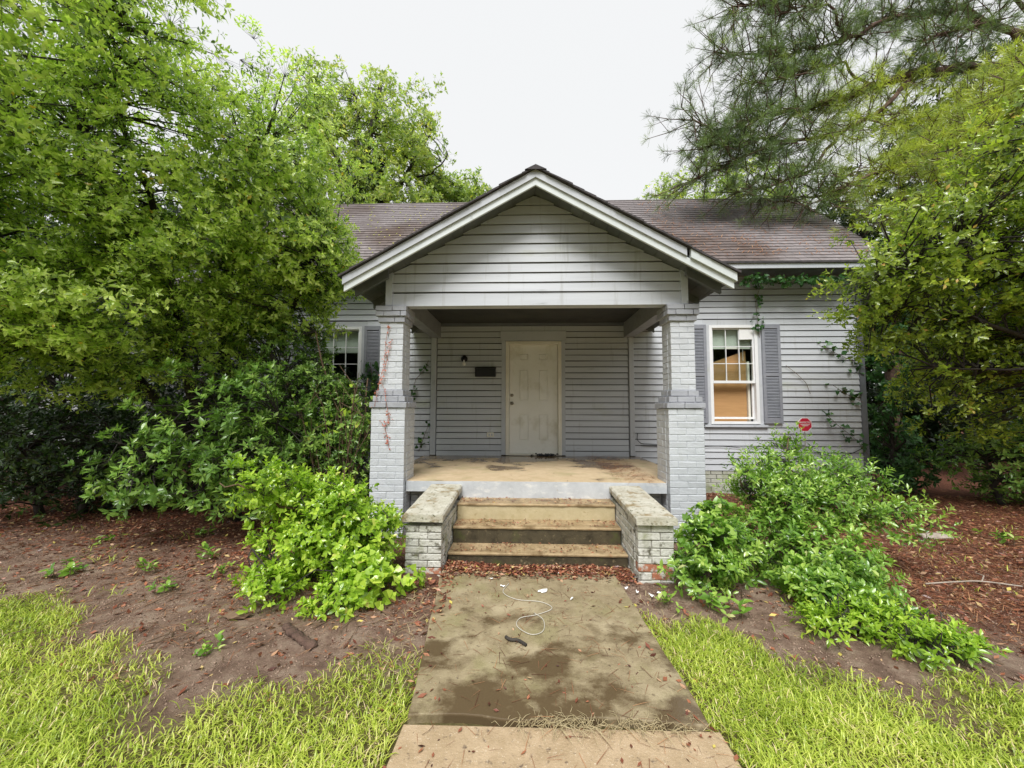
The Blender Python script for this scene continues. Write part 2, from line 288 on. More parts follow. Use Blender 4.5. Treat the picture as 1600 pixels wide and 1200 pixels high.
class Soup:
    """collects templates placed many times (numpy) into one mesh"""
    def __init__(s): s.V = []; s.L = []; s.S = []; s.T = []; s.nv = 0; s.nl = 0
    def stamp(s, TV, TF, mats, pos, tint):
        TV = np.asarray(TV, float); N = len(pos)
        if N == 0: return
        V = np.einsum('nij,kj->nki', mats, TV) + pos[:, None, :]
        tl = np.concatenate([np.array(f) for f in TF]); sz = np.array([len(f) for f in TF]); ts = np.concatenate([[0], np.cumsum(sz)[:-1]])
        k = len(TV); off = s.nv + np.arange(N) * k
        s.L.append((off[:, None] + tl[None, :]).ravel()); s.S.append((s.nl + (np.arange(N) * len(tl))[:, None] + ts[None, :]).ravel())
        s.V.append(V.reshape(-1, 3)); s.T.append(np.repeat(tint, k)); s.nv += N * k; s.nl += N * len(tl)
    def segs(s, A, B, ra, rb, n=3, tint=0.3):
        """many thin tapered rods"""
        A = np.asarray(A, float); B = np.asarray(B, float); N = len(A)
        if N == 0: return
        d = B - A; ln = np.linalg.norm(d, axis=1, keepdims=True) + 1e-9; t = d / ln
        ref = np.where(np.abs(t[:, 2:3]) < 0.9, np.array([[0, 0, 1.]]), np.array([[1., 0, 0]]))
        u = np.cross(t, ref); u /= np.linalg.norm(u, axis=1, keepdims=True); w = np.cross(t, u)
        ang = np.arange(n) * 2 * math.pi / n
        ring = u[:, None, :] * np.cos(ang)[None, :, None] + w[:, None, :] * np.sin(ang)[None, :, None]
        ra = np.broadcast_to(ra, (N,)); rb = np.broadcast_to(rb, (N,))
        V = np.concatenate([A[:, None, :] + ring * ra[:, None, None], B[:, None, :] + ring * rb[:, None, None]], axis=1)
        F = [(k, (k + 1) % n, n + (k + 1) % n, n + k) for k in range(n)]
        tl = np.array(F).ravel(); k2 = 2 * n; off = s.nv + np.arange(N) * k2
        s.L.append((off[:, None] + tl[None, :]).ravel()); s.S.append((s.nl + (np.arange(N) * len(tl))[:, None] + (np.arange(n) * 4)[None, :]).ravel())
        s.V.append(V.reshape(-1, 3)); s.T.append(np.full(N * k2, tint)); s.nv += N * k2; s.nl += N * len(tl)
    def build(s, name, mat, parent=None, smooth=False):
        return npmesh(name, np.concatenate(s.V), np.concatenate(s.L), np.concatenate(s.S), mat, parent, np.concatenate(s.T), smooth=smooth)

def norm(a): return a / (np.linalg.norm(a, axis=-1, keepdims=True) + 1e-9)
# leaf templates, y along the leaf (unit length), z normal
def leaf_lo(w=0.42, fold=0.10, curl=0.10):
    return ([(0, 0, 0), (-w / 2, .5, fold), (0, .5, 0), (w / 2, .5, fold), (0, 1, -curl)], [(0, 2, 1), (0, 3, 2), (1, 2, 4), (2, 3, 4)])
def leaf_hi(w=0.45, fold=0.09, curl=0.14):
    return ([(0, 0, 0), (-w * .42, .3, fold), (0, .3, 0.01), (w * .42, .3, fold), (-w * .46, .68, fold * .8 - curl * .3), (0, .68, -curl * .3), (w * .46, .68, fold * .8 - curl * .3), (0, 1, -curl)],
            [(0, 2, 1), (0, 3, 2), (1, 2, 5, 4), (2, 3, 6, 5), (4, 5, 7), (5, 6, 7)])
def ivy_leaf():
    return ([(0, 0, 0), (-.5, .1, .03), (-.38, .45, .05), (0, 1, -.06), (.38, .45, .05), (.5, .1, .03), (0, .4, 0)],
            [(0, 6, 1), (1, 6, 2), (2, 6, 3), (3, 6, 4), (4, 6, 5), (5, 6, 0)])

def sprigs(sp, rng, P, D, ln, nleaf=6, spread=(45, 80), stem=0.7, tpl=None, lenvar=0.34, tintf=None, up=0.25, planar=False):
    """leafy twig ends: P tip-base position, D direction; leaves spiral along the stem"""
    tpl = tpl or leaf_lo(); N = len(P)
    D = norm(D); ref = norm(rng.normal(size=(N, 3))); u = norm(np.cross(D, ref)); w = np.cross(D, u)
    base_t = tintf if tintf is not None else rng.random(N)
    for k in range(nleaf):
        f = (k + 0.5) / nleaf
        az_ = k * 2.399 + rng.normal(0, 0.3, N) if not planar else (k % 2) * math.pi + rng.normal(0, 0.25, N)
        th = np.radians(spread[1] + (spread[0] - spread[1]) * f + rng.normal(0, 9, N))
        side = u * np.cos(az_)[:, None] + w * np.sin(az_)[:, None]
        a = norm(D * np.cos(th)[:, None] + side * np.sin(th)[:, None] + np.array([0, 0, up * 0.3]))
        nrm = norm(D + np.array([0, 0, up]) + rng.normal(0, 0.22, (N, 3)))
        nrm = norm(nrm - a * np.sum(nrm * a, axis=1, keepdims=True)); s_ = np.cross(a, nrm)
        L = ln * (1 + rng.normal(0, lenvar, N)).clip(0.45, 1.6) * (1.0 - 0.3 * f)
        Mt = np.stack([s_, a, nrm], axis=2) * L[:, None, None]
        pos = P + D * (stem * ln * f)[..., None] if np.ndim(ln) else P + D * (stem * ln * f)
        tint = np.clip(base_t * 0.6 + rng.random(N) * 0.35 + 0.25 * (f - 0.5) , 0, 0.97)
        tint = np.where(rng.random(N) < 0.006, 1.0, tint)
        sp.stamp(tpl[0], tpl[1], Mt, pos, tint)

def blob_points(rng, blobs, n, surf=0.5, lump=0.18):
    """clump centres in lumpy ellipsoids (x,y,z,rx,ry,rz[,weight])"""
    B = np.array([b_[:6] for b_ in blobs], float); wt = np.array([(b_[6] if len(b_) > 6 else 1.0) * (b_[3] * b_[4] * b_[5]) ** (2 / 3) for b_ in blobs]); wt /= wt.sum()
    i = rng.choice(len(B), n, p=wt); d = norm(rng.normal(size=(n, 3)))
    r = (surf + (1 - surf) * rng.random(n)) ** 0.6
    lum = 1 + lump * np.sin(d[:, 0] * 5 + i * 1.7) * np.sin(d[:, 2] * 6 + i * 2.3 + 1) + rng.normal(0, 0.05, n)
    P = B[i, :3] + d * B[i, 3:6] * (r * lum)[:, None]
    out = norm(d / B[i, 3:6]); return P, out, r

def nearest_on(P, skel):
    """nearest skeleton sample for each P"""
    out = np.empty_like(P)
    for a in range(0, len(P), 2000):
        d = ((P[a:a + 2000, None, :] - skel[None, :, :]) ** 2).sum(2); out[a:a + 2000] = skel[d.argmin(1)]
    return out
def skel_samples(limbs, step=0.12):
    S = []
    for pts in limbs:
        for a, b_ in zip(pts[:-1], pts[1:]):
            a = np.array(a, float); b_ = np.array(b_, float); n = max(1, int(np.linalg.norm(b_ - a) / step))
            for t in range(n): S.append(a + (b_ - a) * t / n)
        S.append(np.array(pts[-1], float))
    return np.array(S)

def foliage(parent, seed, blobs, nclump, clump_r, per, leaf_len, mat, nleaf=6, tpl=None, surf=0.5, limbs=None, up=0.3, hang=0.0,
            reject=None, twigs=True, name='crown', spread=(45, 80), stem=0.7, barkmat=None, twig_r=0.006, lump=0.18, flat=0.65, outw=0.7, tintbias=0.0, planar=False, stemmat=True):
    rng = np.random.default_rng(seed); sp = Soup()
    C_, O, r = blob_points(rng, blobs, nclump, surf, lump)
    if reject is not None:
        k = ~reject(C_); C_, O, r = C_[k], O[k], r[k]
    n = len(C_); cr = clump_r * (0.6 + 0.8 * rng.random(n)); ct = rng.random(n)
    idx = np.repeat(np.arange(n), per); N = len(idx)
    d = norm(rng.normal(size=(N, 3)) + O[idx] * 0.7)
    off = d * (rng.random(N) ** 0.45 * cr[idx])[:, None] * np.array([1, 1, flat])
    P = C_[idx] + off
    D = norm(O[idx] * outw + d * 0.9 + np.array([0, 0, up - hang]) + rng.normal(0, 0.3, (N, 3)))
    if reject is not None:
        k = ~reject(P); P, D, idx, N = P[k], D[k], idx[k], int(k.sum())
    k = P[:, 2] > 0.03; P, D, idx = P[k], D[k], idx[k]; N = len(P)
    height = np.clip(off[: len(k)][k][:, 2] / (clump_r + 1e-6), -1, 1) if reject is None else 0
    sprigs(sp, rng, P, D, leaf_len, nleaf, spread, stem, tpl, tintf=np.clip(ct[idx] * 0.6 + rng.random(N) * 0.4 + tintbias, 0, 1), up=up, planar=planar)
    o = sp.build(name, mat, parent)
    if twigs:
        tw = Soup()
        if limbs is not None:
            S = skel_samples(limbs); Q = nearest_on(C_, S)
            mid = (C_ + Q) / 2 + rng.normal(0, 0.06, C_.shape) + np.array([0, 0, 0.04])
            ln = np.linalg.norm(C_ - Q, axis=1)
            r0 = twig_r * (1 + ln * 1.2)
            kk = ln < 1.1
            tw.segs(Q[kk], mid[kk], r0[kk] * 1.5, r0[kk], 4); tw.segs(mid[kk], C_[kk], r0[kk], r0[kk] * 0.6, 4)
        tw.segs(C_[idx], P, twig_r * 0.5, twig_r * 0.25, 3)
        tag(tw.build('twigs', barkmat or M['bark'], parent), kind='stuff')
    return o
def limbs_mesh(parent, limbs, radii, mat, name='limb', sides=8, trunk=None, jit=0.03, seed=1):
    rng = random.Random(seed)
    for i, (pts, rr) in enumerate(zip(limbs, radii)):
        P = []; Rr = []
        for j, (a, b_) in enumerate(zip(pts[:-1], pts[1:])):
            a = Vector(a); b_ = Vector(b_)
            for t in range(4):
                f = t / 4; P.append(a.lerp(b_, f) + Vector((rng.uniform(-jit, jit), rng.uniform(-jit, jit), rng.uniform(-jit, jit))) * (1 if j or t else 0))
                g = (j + f) / (len(pts) - 1); Rr.append(rr[0] + (rr[1] - rr[0]) * g)
        P.append(Vector(pts[-1])); Rr.append(rr[1])
        MB().tube(P, Rr, sides).build('trunk' if (trunk is not None and i in trunk) else name, mat, parent, smooth=True)

CX = 0.12      # centre line of the house

# ================================================================== GROUND
def lawn_edge_left(x):  # Y below which grass grows, left of the path
    return np.interp(x, [-9, -6, -4.17, -3.4, -2.87, -2.3, -1.71, -1.21, -0.8, -0.55], [4.3, 3.7, 3.1, 2.95, 2.62, 2.25, 2.12, 2.18, 2.45, 2.6])
def lawn_edge_right(x):
    return np.interp(x, [0.8, 1.0, 1.29, 1.51, 1.82, 2.5, 2.9, 4, 9], [3.2, 2.95, 2.8, 2.45, 2.36, 2.3, 2.12, 1.9, 1.7])
def lawn_mask(x, y, soft=0.25):
    e = np.where(x < 0.1, lawn_edge_left(x), lawn_edge_right(x))
    wob = 0.10 * np.sin(x * 5.1 + 1) + 0.07 * np.sin(x * 11.3) + 0.06 * np.sin(y * 9 + x * 3)
    return np.clip((e + wob - y) / soft, 0, 1)
def on_path(x, y, mar=0.0):
    xl = np.interp(y, [1.85, 3.55], [-0.56, -0.75]) - mar; xr = np.interp(y, [1.9, 3.55], [0.86, 0.79]) + mar
    up_ = (x > xl) & (x < xr) & (y > 1.9) & (y < 3.6)
    lo_ = (x > -0.60 - mar) & (x < 0.92 + mar) & (y <= 1.9)
    return up_ | lo_
def gz(x, y):
    h = 0.018 * np.sin(x * 1.7 + 0.6) * np.sin(y * 1.3) + 0.008 * np.sin(x * 5.3 + y * 3.1) + 0.005 * np.sin(y * 7.7 - x * 4.3)
    far = np.clip((np.hypot(x, y - 4) - 7) / 10, 0, 1)
    return np.where(on_path(x, y, 0.05), -0.02, h * (1 - far) - 0.004)
def axis(lo, hi, a, b_, step, far):
    mid = np.arange(a, b_ + 1e-6, step); left = a - np.geomspace(step * 2, a - lo, far)[::-1]; right = b_ + np.geomspace(step * 2, hi - b_, far)
    return np.concatenate([left, mid, right])
xs = axis(-400, 400, -7, 8, 0.05, 18); ys = axis(-60, 700, 0.6, 8, 0.05, 18)
X, Y = np.meshgrid(xs, ys); nx, ny = len(xs), len(ys)
rg = np.random.default_rng(5)
Z = gz(X, Y) + np.where((np.hypot(X, Y - 4) < 9) & ~on_path(X, Y, 0.06), rg.normal(0, 0.004, X.shape), 0)
V = np.stack([X, Y, Z], -1).reshape(-1, 3)
ii = (np.arange(ny - 1)[:, None] * nx + np.arange(nx - 1)[None, :]).ravel()
quads = np.stack([ii, ii + 1, ii + nx + 1, ii + nx], 1)
g = npmesh('ground', V, quads.ravel(), np.arange(len(quads)) * 4, M['ground'], smooth=True)
x_, y_ = V[:, 0], V[:, 1]
mul = np.where(x_ > 1, np.clip((x_ + 0.9 * (y_ - 3.2) - 2.4) / 0.7, 0, 1), 0)
mul = np.maximum(mul, np.where(x_ < 0, np.clip((y_ - 2.9 + 0.28 * (x_ + 2)) / 1.0, 0, 1) * 0.9, 0)); mul = np.maximum(mul, np.clip((y_ - 4.2), 0, 1))
for nm, val in (('mulch', mul), ('lawn', lawn_mask(x_, y_, 0.3))):
    a = g.data.attributes.new(nm, 'FLOAT', 'POINT'); a.data.foreach_set('value', val.astype(np.float32))
tag(g, kind='structure')

# concrete path: upper slab with chipped front lip, lower slab
def slab(name, outline, z0, z1, mat, label=None):
    n = len(outline); V = [(x, y, z1) for x, y in outline] + [(x, y, z0) for x, y in outline]
    F = [tuple(range(n))] + [(i, i + n, (i + 1) % n + n, (i + 1) % n) for i in range(n)]
    o = pymesh(name, V, F, mat); bevel(o, 0.006, 2); return o
rnd = random.Random(3)
front = [(-0.56 + i * 1.42 / 16, 1.915 + rnd.uniform(-0.006, 0.008) + (0.012 * math.sin(i * .7)), ) for i in range(17)]
left = [(-0.56 - (i + 1) * 0.19 / 10 + rnd.uniform(-.006, .006), 1.93 + (i + 1) * 1.62 / 10) for i in range(10)]
right = [(0.79 + (i) * 0.075 / 10 + rnd.uniform(-.006, .006), 3.55 - i * 1.6 / 10) for i in range(10)]
o = slab('path', front[::1] + right[::-1] + left[::-1], -0.06, 0.022, M['path']); tag(o, kind='structure')
o = slab('path', [(-0.60, 0.3), (0.92, 0.3), (0.90, 1.895), (-0.57, 1.885)], -0.08, 0.004, M['path2']); tag(o, kind='structure')

# ================================================================== HOUSE
house = empty('house', (CX, 6.96, 0))
tag(house, 'single-storey grey clapboard house with a gabled brick-pillared porch and brown shingle roof', 'house')
house.matrix_basis = Matrix.Translation((0, 0, 0))      # parts keep world coordinates
house.location = (0, 0, 0)
WY = 6.96
rnd = random.Random(11)

# openings (x0,x1,z0,z1)
RW = (3.30, 4.15, 1.21, 2.98); LW = (-3.86, -3.01, 1.21, 2.98); DR = (-0.345, 0.665, 0.64, 2.70)
XL, XR = -5.74, 5.98
Z0, ZT = 0.40, 3.86
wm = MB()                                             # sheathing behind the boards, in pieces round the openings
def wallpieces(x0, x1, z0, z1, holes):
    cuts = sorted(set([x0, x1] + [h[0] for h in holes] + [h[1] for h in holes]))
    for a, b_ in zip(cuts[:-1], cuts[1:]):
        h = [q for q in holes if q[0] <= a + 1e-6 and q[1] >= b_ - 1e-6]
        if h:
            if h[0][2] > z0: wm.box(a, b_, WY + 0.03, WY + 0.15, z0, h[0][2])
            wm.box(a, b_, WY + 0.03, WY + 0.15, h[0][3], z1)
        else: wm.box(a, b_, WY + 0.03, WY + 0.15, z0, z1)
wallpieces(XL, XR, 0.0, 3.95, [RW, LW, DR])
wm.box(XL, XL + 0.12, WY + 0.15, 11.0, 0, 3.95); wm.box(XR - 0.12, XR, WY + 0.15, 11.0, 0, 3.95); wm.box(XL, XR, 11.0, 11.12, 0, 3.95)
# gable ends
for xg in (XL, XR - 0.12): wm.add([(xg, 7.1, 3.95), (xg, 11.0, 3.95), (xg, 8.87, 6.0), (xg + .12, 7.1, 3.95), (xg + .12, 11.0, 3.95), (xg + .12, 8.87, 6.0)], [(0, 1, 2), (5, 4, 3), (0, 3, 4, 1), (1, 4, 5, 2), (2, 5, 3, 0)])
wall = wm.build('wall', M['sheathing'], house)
MB().box(XL + .12, XR - .12, 7.9, 7.95, 0, 3.9).build('inner_wall', M['interior'], house)
MB().box(XL + .12, XR - .12, 7.12, 7.9, 0.55, 0.62).build('inner_floor', M['interior'], house)

EXP = 0.108; GAP = 0.013  # slot shows the darkened sheathing as a shadow line under each lap
def clapboard(x0, x1, z, parent, Yw=WY, exp=EXP, ends=None, thick=0.024):
    """one tapered lap board, bottom edge proud, slightly bowed"""
    n = max(2, int((x1 - x0) / 0.5)); V = []; F = []
    s0 = rnd.uniform(-0.003, 0.003); s1 = rnd.uniform(-0.003, 0.003); tw = rnd.uniform(0, 0.004)
    for i in range(n + 1):
        f = i / n; x = x0 + (x1 - x0) * f; zz = z + s0 + (s1 - s0) * f + rnd.uniform(-0.0012, 0.0012); yb = Yw - thick + 0.003 - tw * math.sin(f * 3.14) - rnd.uniform(0, 0.0015)
        xt = x
        if ends: xt = ends[0] + (ends[1] - ends[0]) * f
        V += [(x, yb, zz), (xt, Yw - 0.008, zz + exp - GAP), (xt, Yw + 0.028, zz + exp - GAP - .006), (x, Yw + 0.028, zz + 0.004)]
    for i in range(n):
        a = i * 4
        F += [(a, a + 4, a + 5, a + 1), (a + 1, a + 5, a + 6, a + 2), (a + 3, a + 7, a + 4, a)]
    F += [(0, 1, 2, 3), (n * 4 + 3, n * 4 + 2, n * 4 + 1, n * 4)]
    return pymesh('clapboard', V, F, M['siding'], parent)
# keep-out rectangles for boards (casings, shutters sit on top so boards pass behind them)
KO = [(RW[0] - 0.09, RW[1] + 0.09, RW[2] - 0.06, 3.03), (LW[0] - 0.09, LW[1] + 0.09, LW[2] - 0.06, 3.03), (-0.42, 0.73, 0.0, 2.88),
      (-1.72, -1.60, 0, 2.80), (1.86, 1.96, 0, 2.80)]
nc = int((ZT - Z0) / EXP)
for k in range(nc):
    z = Z0 + k * EXP
    segs_ = [(XL + 0.09, XR - 0.09)]
    for (a, b_, c0, c1) in KO:
        if z + EXP > c0 + 0.03 and z < c1 - 0.02:
            ns = []
            for (s, e) in segs_:
                if b_ <= s or a >= e: ns.append((s, e)); continue
                if a > s: ns.append((s, a - 0.002))
                if b_ < e: ns.append((b_ + 0.002, e))
            segs_ = ns
    for (s, e) in segs_:
        if z < 0.58 and s < 1.9 and e > -1.7:      # behind porch base
            for (p, q) in ((s, -1.80), (2.03, e)):
                if q - p > 0.1: clapboard(p, q, z, wall)
            continue
        # occasional butt joints on the long runs
        if e - s > 2.2 and (k % 3 == 1):
            j = s + (e - s) * rnd.uniform(0.3, 0.7); clapboard(s, j - 0.0015, z, wall); clapboard(j + 0.0015, e, z, wall)
        else: clapboard(s, e, z, wall)
# corner boards, frieze
for x0 in (XL, XR - 0.085):
    MB().box(x0 - 0.005, x0 + 0.09, WY - 0.034, WY + 0.03, 0.38, 3.86).build('corner_board', M['dark_trim'], house)
MB().box(XL, XR, WY - 0.03, WY + 0.028, 3.80, 3.94).build('frieze_board', M['trim'], house)
MB().box(RW[0] - 0.10, RW[1] + 0.12, WY - 0.022, WY + 0.02, 2.985, 3.075).build('head_board', M['siding'], house)
MB().box(LW[0] - 0.12, LW[1] + 0.10, WY - 0.022, WY + 0.02, 2.985, 3.075).build('head_board', M['siding'], house)

# foundation bricks
def brick_mesh(name, L, D_, H, mat, seed, jit=0.0018):
    r = random.Random(seed); me = bpy.data.meshes.new(name)
    import bmesh
    bm = bmesh.new(); bmesh.ops.create_cube(bm, size=1)
    bmesh.ops.scale(bm, vec=(L, D_, H), verts=bm.verts)
    bmesh.ops.bevel(bm, geom=list(bm.edges), offset=0.004, segments=1, affect='EDGES')
    for v in bm.verts: v.co += Vector((r.uniform(-jit, jit), r.uniform(-jit, jit), r.uniform(-jit, jit)))
    bm.to_mesh(me); bm.free(); me.materials.append(mat); return me
MESHES = {}
def brick(L, D_, H, mat, parent, c, name='brick', rz=0, tilt=0.0):
    v = rnd.randrange(3); key = (round(L, 3), round(D_, 3), round(H, 3), mat.name, v)
    if key not in MESHES: MESHES[key] = brick_mesh('brick', L, D_, H, mat, hash(key) % 1000 + v)
    o = link(name, MESHES[key], parent, c); o.rotation_euler = (0, tilt, rz); return o
found = MB().box(1.99, XR - 0.02, WY + 0.02, WY + 0.10, -0.05, 0.41).build('foundation', M['foundation'], house)
MB().box(XL + 0.02, -1.80, WY + 0.02, WY + 0.10, -0.05, 0.41).build('foundation', M['foundation'], house)
H = 0.072
for k in range(6):
    z = 0.36 - k * H; off = 0.1 * (k % 2)
    x = 2.05 + off
    while x < XR - 0.12:
        brick(0.196, 0.03, H - 0.006, M['foundation'], found, (x + 0.1, WY + 0.005, z)); x += 0.204
lf = MB()
for k in range(6):
    z = 0.36 - k * H; x = XL + 0.1 + 0.1 * (k % 2)
    while x < -2.0: lf.box(x, x + 0.196, WY - 0.008, WY + 0.03, z - H / 2 + .003, z + H / 2 - .003); x += 0.204
tag(lf.build('foundation_brickwork', M['foundation'], house), kind='stuff')

# ---- windows
def window(rect, inner, open_sash):
    x0, x1, z0, z1 = rect
    w = empty('window', parent=house)
    f = MB(); t = 0.055
    f.box(x0, x0 + t, WY - 0.035, WY + 0.10, z0, z1).box(x1 - t, x1, WY - 0.035, WY + 0.10, z0, z1)
    f.box(x0 + t, x1 - t, WY - 0.035, WY + 0.10, z1 - t, z1).box(x0 + t, x1 - t, WY - 0.035, WY + 0.10, z0, z0 + 0.045)
    bevel(f.build('frame', M['white'], w), 0.004)
    c = MB(); c.box(x0 - 0.085, x0 - 0.001, WY - 0.028, WY + 0.03, z0 - 0.01, z1 + 0.004).box(x1 + 0.001, x1 + 0.085, WY - 0.028, WY + 0.03, z0 - 0.01, z1 + 0.004)
    c.build('casing', M['siding'], w)
    s_ = MB().box(x0 - 0.12, x1 + 0.12, WY - 0.06, WY + 0.02, z0 - 0.055, z0 - 0.012); bevel(s_.build('sill', M['trim'], w), 0.004)
    zm = z0 + (z1 - z0) * 0.41
    # upper sash
    a0, a1 = x0 + t, x1 - t; b0, b1 = zm, z1 - t; y0, y1 = WY + 0.0, WY + 0.035; st = 0.022
    u = MB(); u.box(a0, a0 + st, y0, y1, b0, b1).box(a1 - st, a1, y0, y1, b0, b1).box(a0 + st, a1 - st, y0, y1, b1 - st, b1).box(a0 + st, a1 - st, y0 - 0.01, y1, b0, b0 + 0.045)
    u.build('upper_sash', M['white'], w)
    gx0, gx1, gz0, gz1 = a0 + st, a1 - st, b0 + 0.045, b1 - st; mw = 0.012
    for i in (1, 2):
        xx = gx0 + (gx1 - gx0) * i / 3; MB().box(xx - mw / 2, xx + mw / 2, y0 + 0.004, y1 - 0.004, gz0, gz1).build('muntin', M['white'], w)
    for j in (1, 2):
        zz = gz0 + (gz1 - gz0) * j / 3; MB().box(gx0, gx1, y0 + 0.006, y1 - 0.006, zz - mw / 2, zz + mw / 2).build('muntin', M['white'], w)
    for i in range(3):
        for j in range(3):
            if open_sash and i == 1 and j == 1: continue          # broken pane
            px0 = gx0 + (gx1 - gx0) * i / 3 + mw / 2; px1 = gx0 + (gx1 - gx0) * (i + 1) / 3 - mw / 2
            pz0 = gz0 + (gz1 - gz0) * j / 3 + mw / 2; pz1 = gz0 + (gz1 - gz0) * (j + 1) / 3 - mw / 2
            ti = rnd.uniform(-.002, .002)
            MB().hexa([(px0, y0 + 0.016 + ti, pz0), (px1, y0 + 0.016, pz0), (px1, y0 + 0.020, pz0), (px0, y0 + 0.020 + ti, pz0), (px0, y0 + 0.016, pz1), (px1, y0 + 0.016 + ti, pz1), (px1, y0 + 0.020 + ti, pz1), (px0, y0 + 0.020, pz1)]).build('pane', M['glass'], w)
    # lower sash
    y0, y1 = WY + 0.045, WY + 0.075
    l_ = MB(); lz0 = z0 + 0.045 + (0.045 if open_sash else 0)
    l_.box(a0, a0 + 0.028, y0, y1, lz0, zm + 0.04).box(a1 - 0.028, a1, y0, y1, lz0, zm + 0.04).box(a0 + 0.028, a1 - 0.028, y0, y1, lz0, lz0 + 0.035).box(a0 + .028, a1 - .028, y0, y1, zm, zm + 0.04)
    l_.build('lower_sash', M['white'], w)
    if not open_sash:
        MB().box(a0 + 0.028, a1 - 0.028, y0 + 0.01, y0 + 0.014, lz0 + 0.035, zm).build('pane', M['glass'], w)
        for i in (1, 2):
            xx = gx0 + (gx1 - gx0) * i / 3; MB().box(xx - mw / 2, xx + mw / 2, y0, y0 + 0.009, lz0 + 0.035, zm).build('muntin', M['white'], w)
    # blind
    bl = MB(); zt = z1 - t; zb = zt - (0.34 if open_sash else 0.40); z = zt - 0.02
    while z > zb:
        bl.add([(a0 + .01, WY + 0.082, z - .019), (a1 - .01, WY + 0.082, z - .019), (a1 - .01, WY + 0.0835, z - 0.019), (a0 + .01, WY + 0.0835, z - 0.019), (a0 + .01, WY + 0.090, z + .001), (a1 - .01, WY + 0.090, z + .001), (a1 - .01, WY + 0.0915, z + .001), (a0 + .01, WY + 0.0915, z + .001)], BOXF); z -= 0.019
    bl.box(a0 + .01, a1 - .01, WY + 0.08, WY + 0.10, zb - 0.022, zb - .004)
    tag(bl.build('blind', M['blind'], w), kind='stuff')
    if open_sash:
        # sheet of cardboard propped in the opening, its top edge sloping up to the right, and a torn paper
        cz = zm + 0.36
        MB().hexa([(a0 - .01, WY + 0.14, z0 + .03), (a1 - 0.075, WY + 0.14, z0 + .03), (a1 - 0.075, WY + 0.146, z0 + .03), (a0 - .01, WY + 0.146, z0 + .03),
                   (a0 - .01, WY + 0.14, cz), (a1 - 0.07, WY + 0.14, cz + 0.24), (a1 - 0.07, WY + 0.146, cz + 0.24), (a0 - .01, WY + 0.146, cz)]).build('cardboard_sheet', M['cardboard'], w)
        MB().box(a1 - 0.068, a1 - 0.03, WY + 0.10, WY + 0.15, z0 + .05, zm + .4).build('inner_jamb', M['frame'], w)
        MB().hexa([(gx1 - 0.235, WY - 0.012, gz1 - 0.185), (gx1 + 0.002, WY - 0.010, gz1 - 0.180), (gx1 + 0.002, WY - 0.006, gz1 - 0.180), (gx1 - 0.235, WY - 0.006, gz1 - 0.185),
                   (gx1 - 0.228, WY - 0.012, gz1 + 0.002), (gx1 + 0.003, WY - 0.010, gz1 - 0.002), (gx1 + 0.003, WY - 0.006, gz1 - 0.002), (gx1 - 0.228, WY - 0.006, gz1 + 0.002)]).build('taped_paper', M['paper'], w)
        MB().tube([(a1 - 0.14, WY + 0.10, gz1 - .2), (a1 - 0.138, WY + 0.10, gz1 - 0.55)], 0.004, 6).build('blind_wand', M['white'], w)
    return w
window(RW, None, True); window(LW, None, False)

def shutter(x0, x1, z0, z1):
    s_ = MB(); t = 0.05; y0, y1 = WY - 0.062, WY - 0.026
    s_.box(x0, x0 + t, y0, y1, z0, z1).box(x1 - t, x1, y0, y1, z0, z1)
    zm = z0 + (z1 - z0) * 0.49
    for a, b_ in ((z0, z0 + 0.10), (zm - 0.03, zm + 0.03), (z1 - 0.075, z1)): s_.box(x0 + t, x1 - t, y0 + .001, y1 - .001, a, b_)
    # shallow arched lip under the top rail
    s_.add([(x0 + t, y0 + .002, z1 - 0.075), (x1 - t, y0 + .002, z1 - 0.075), ((x0 + x1) / 2, y0 + .002, z1 - 0.05), (x0 + t, y0 + .012, z1 - 0.075), (x1 - t, y0 + .012, z1 - 0.075), ((x0 + x1) / 2, y0 + .012, z1 - 0.05)], [(0, 1, 2), (5, 4, 3)])
    s_.box(x0 + t, x1 - t, y1 - 0.006, y1 - .001, z0 + 0.1, z1 - 0.075)
    o = bevel(s_.build('shutter', M['shutter'], house), 0.003)
    lv = MB()
    for a, b_ in ((z0 + 0.115, zm - 0.035), (zm + 0.045, z1 - 0.085)):
        z = a
        while z < b_ - 0.01:
            lv.hexa([(x0 + t, y0 + .004, z), (x1 - t, y0 + .004, z), (x1 - t, y0 + .010, z), (x0 + t, y0 + .010, z), (x0 + t, y0 + .020, z + .022), (x1 - t, y0 + .020, z + .022), (x1 - t, y0 + .026, z + .022), (x0 + t, y0 + .026, z + .022)]); z += 0.0265
    tag(lv.build('louvers', M['shutter'], o), kind='stuff')
for a, b_ in ((4.21, 4.53), (2.92, 3.24), (-2.95, -2.63), (-4.25, -3.93)): shutter(a, b_, 1.225, 2.985)

# ---- door
x0, x1, z0, z1 = DR
fr_ = MB(); fr_.box(x0, x0 + 0.065, WY - 0.03, WY + 0.12, z0, z1).box(x1 - 0.065, x1, WY - 0.03, WY + 0.12, z0, z1).box(x0 + .065, x1 - .065, WY - 0.03, WY + 0.12, z1 - 0.06, z1)
bevel(fr_.build('door_frame', M['frame'], house), 0.006)
MB().box(x0 + .065, x1 - .065, WY - 0.04, WY + 0.12, z0, z0 + 0.018).build('threshold', M['frame'], house)
dc = MB(); dc.box(-0.42, x0 - .002, WY - 0.028, WY + 0.03, 0.645, 2.705).box(x1 + .002, 0.73, WY - 0.028, WY + 0.03, 0.645, 2.705)
dc.build('door_casing', M['trim'], house)
MB().box(-0.44, 0.75, WY - 0.034, WY + 0.03, 2.707, 2.88).build('door_head', M['trim'], house)
dx0, dx1, dz0, dz1 = x0 + 0.068, x1 - 0.068, z0 + 0.022, z1 - 0.063; W = dx1 - dx0; Hh = dz1 - dz0
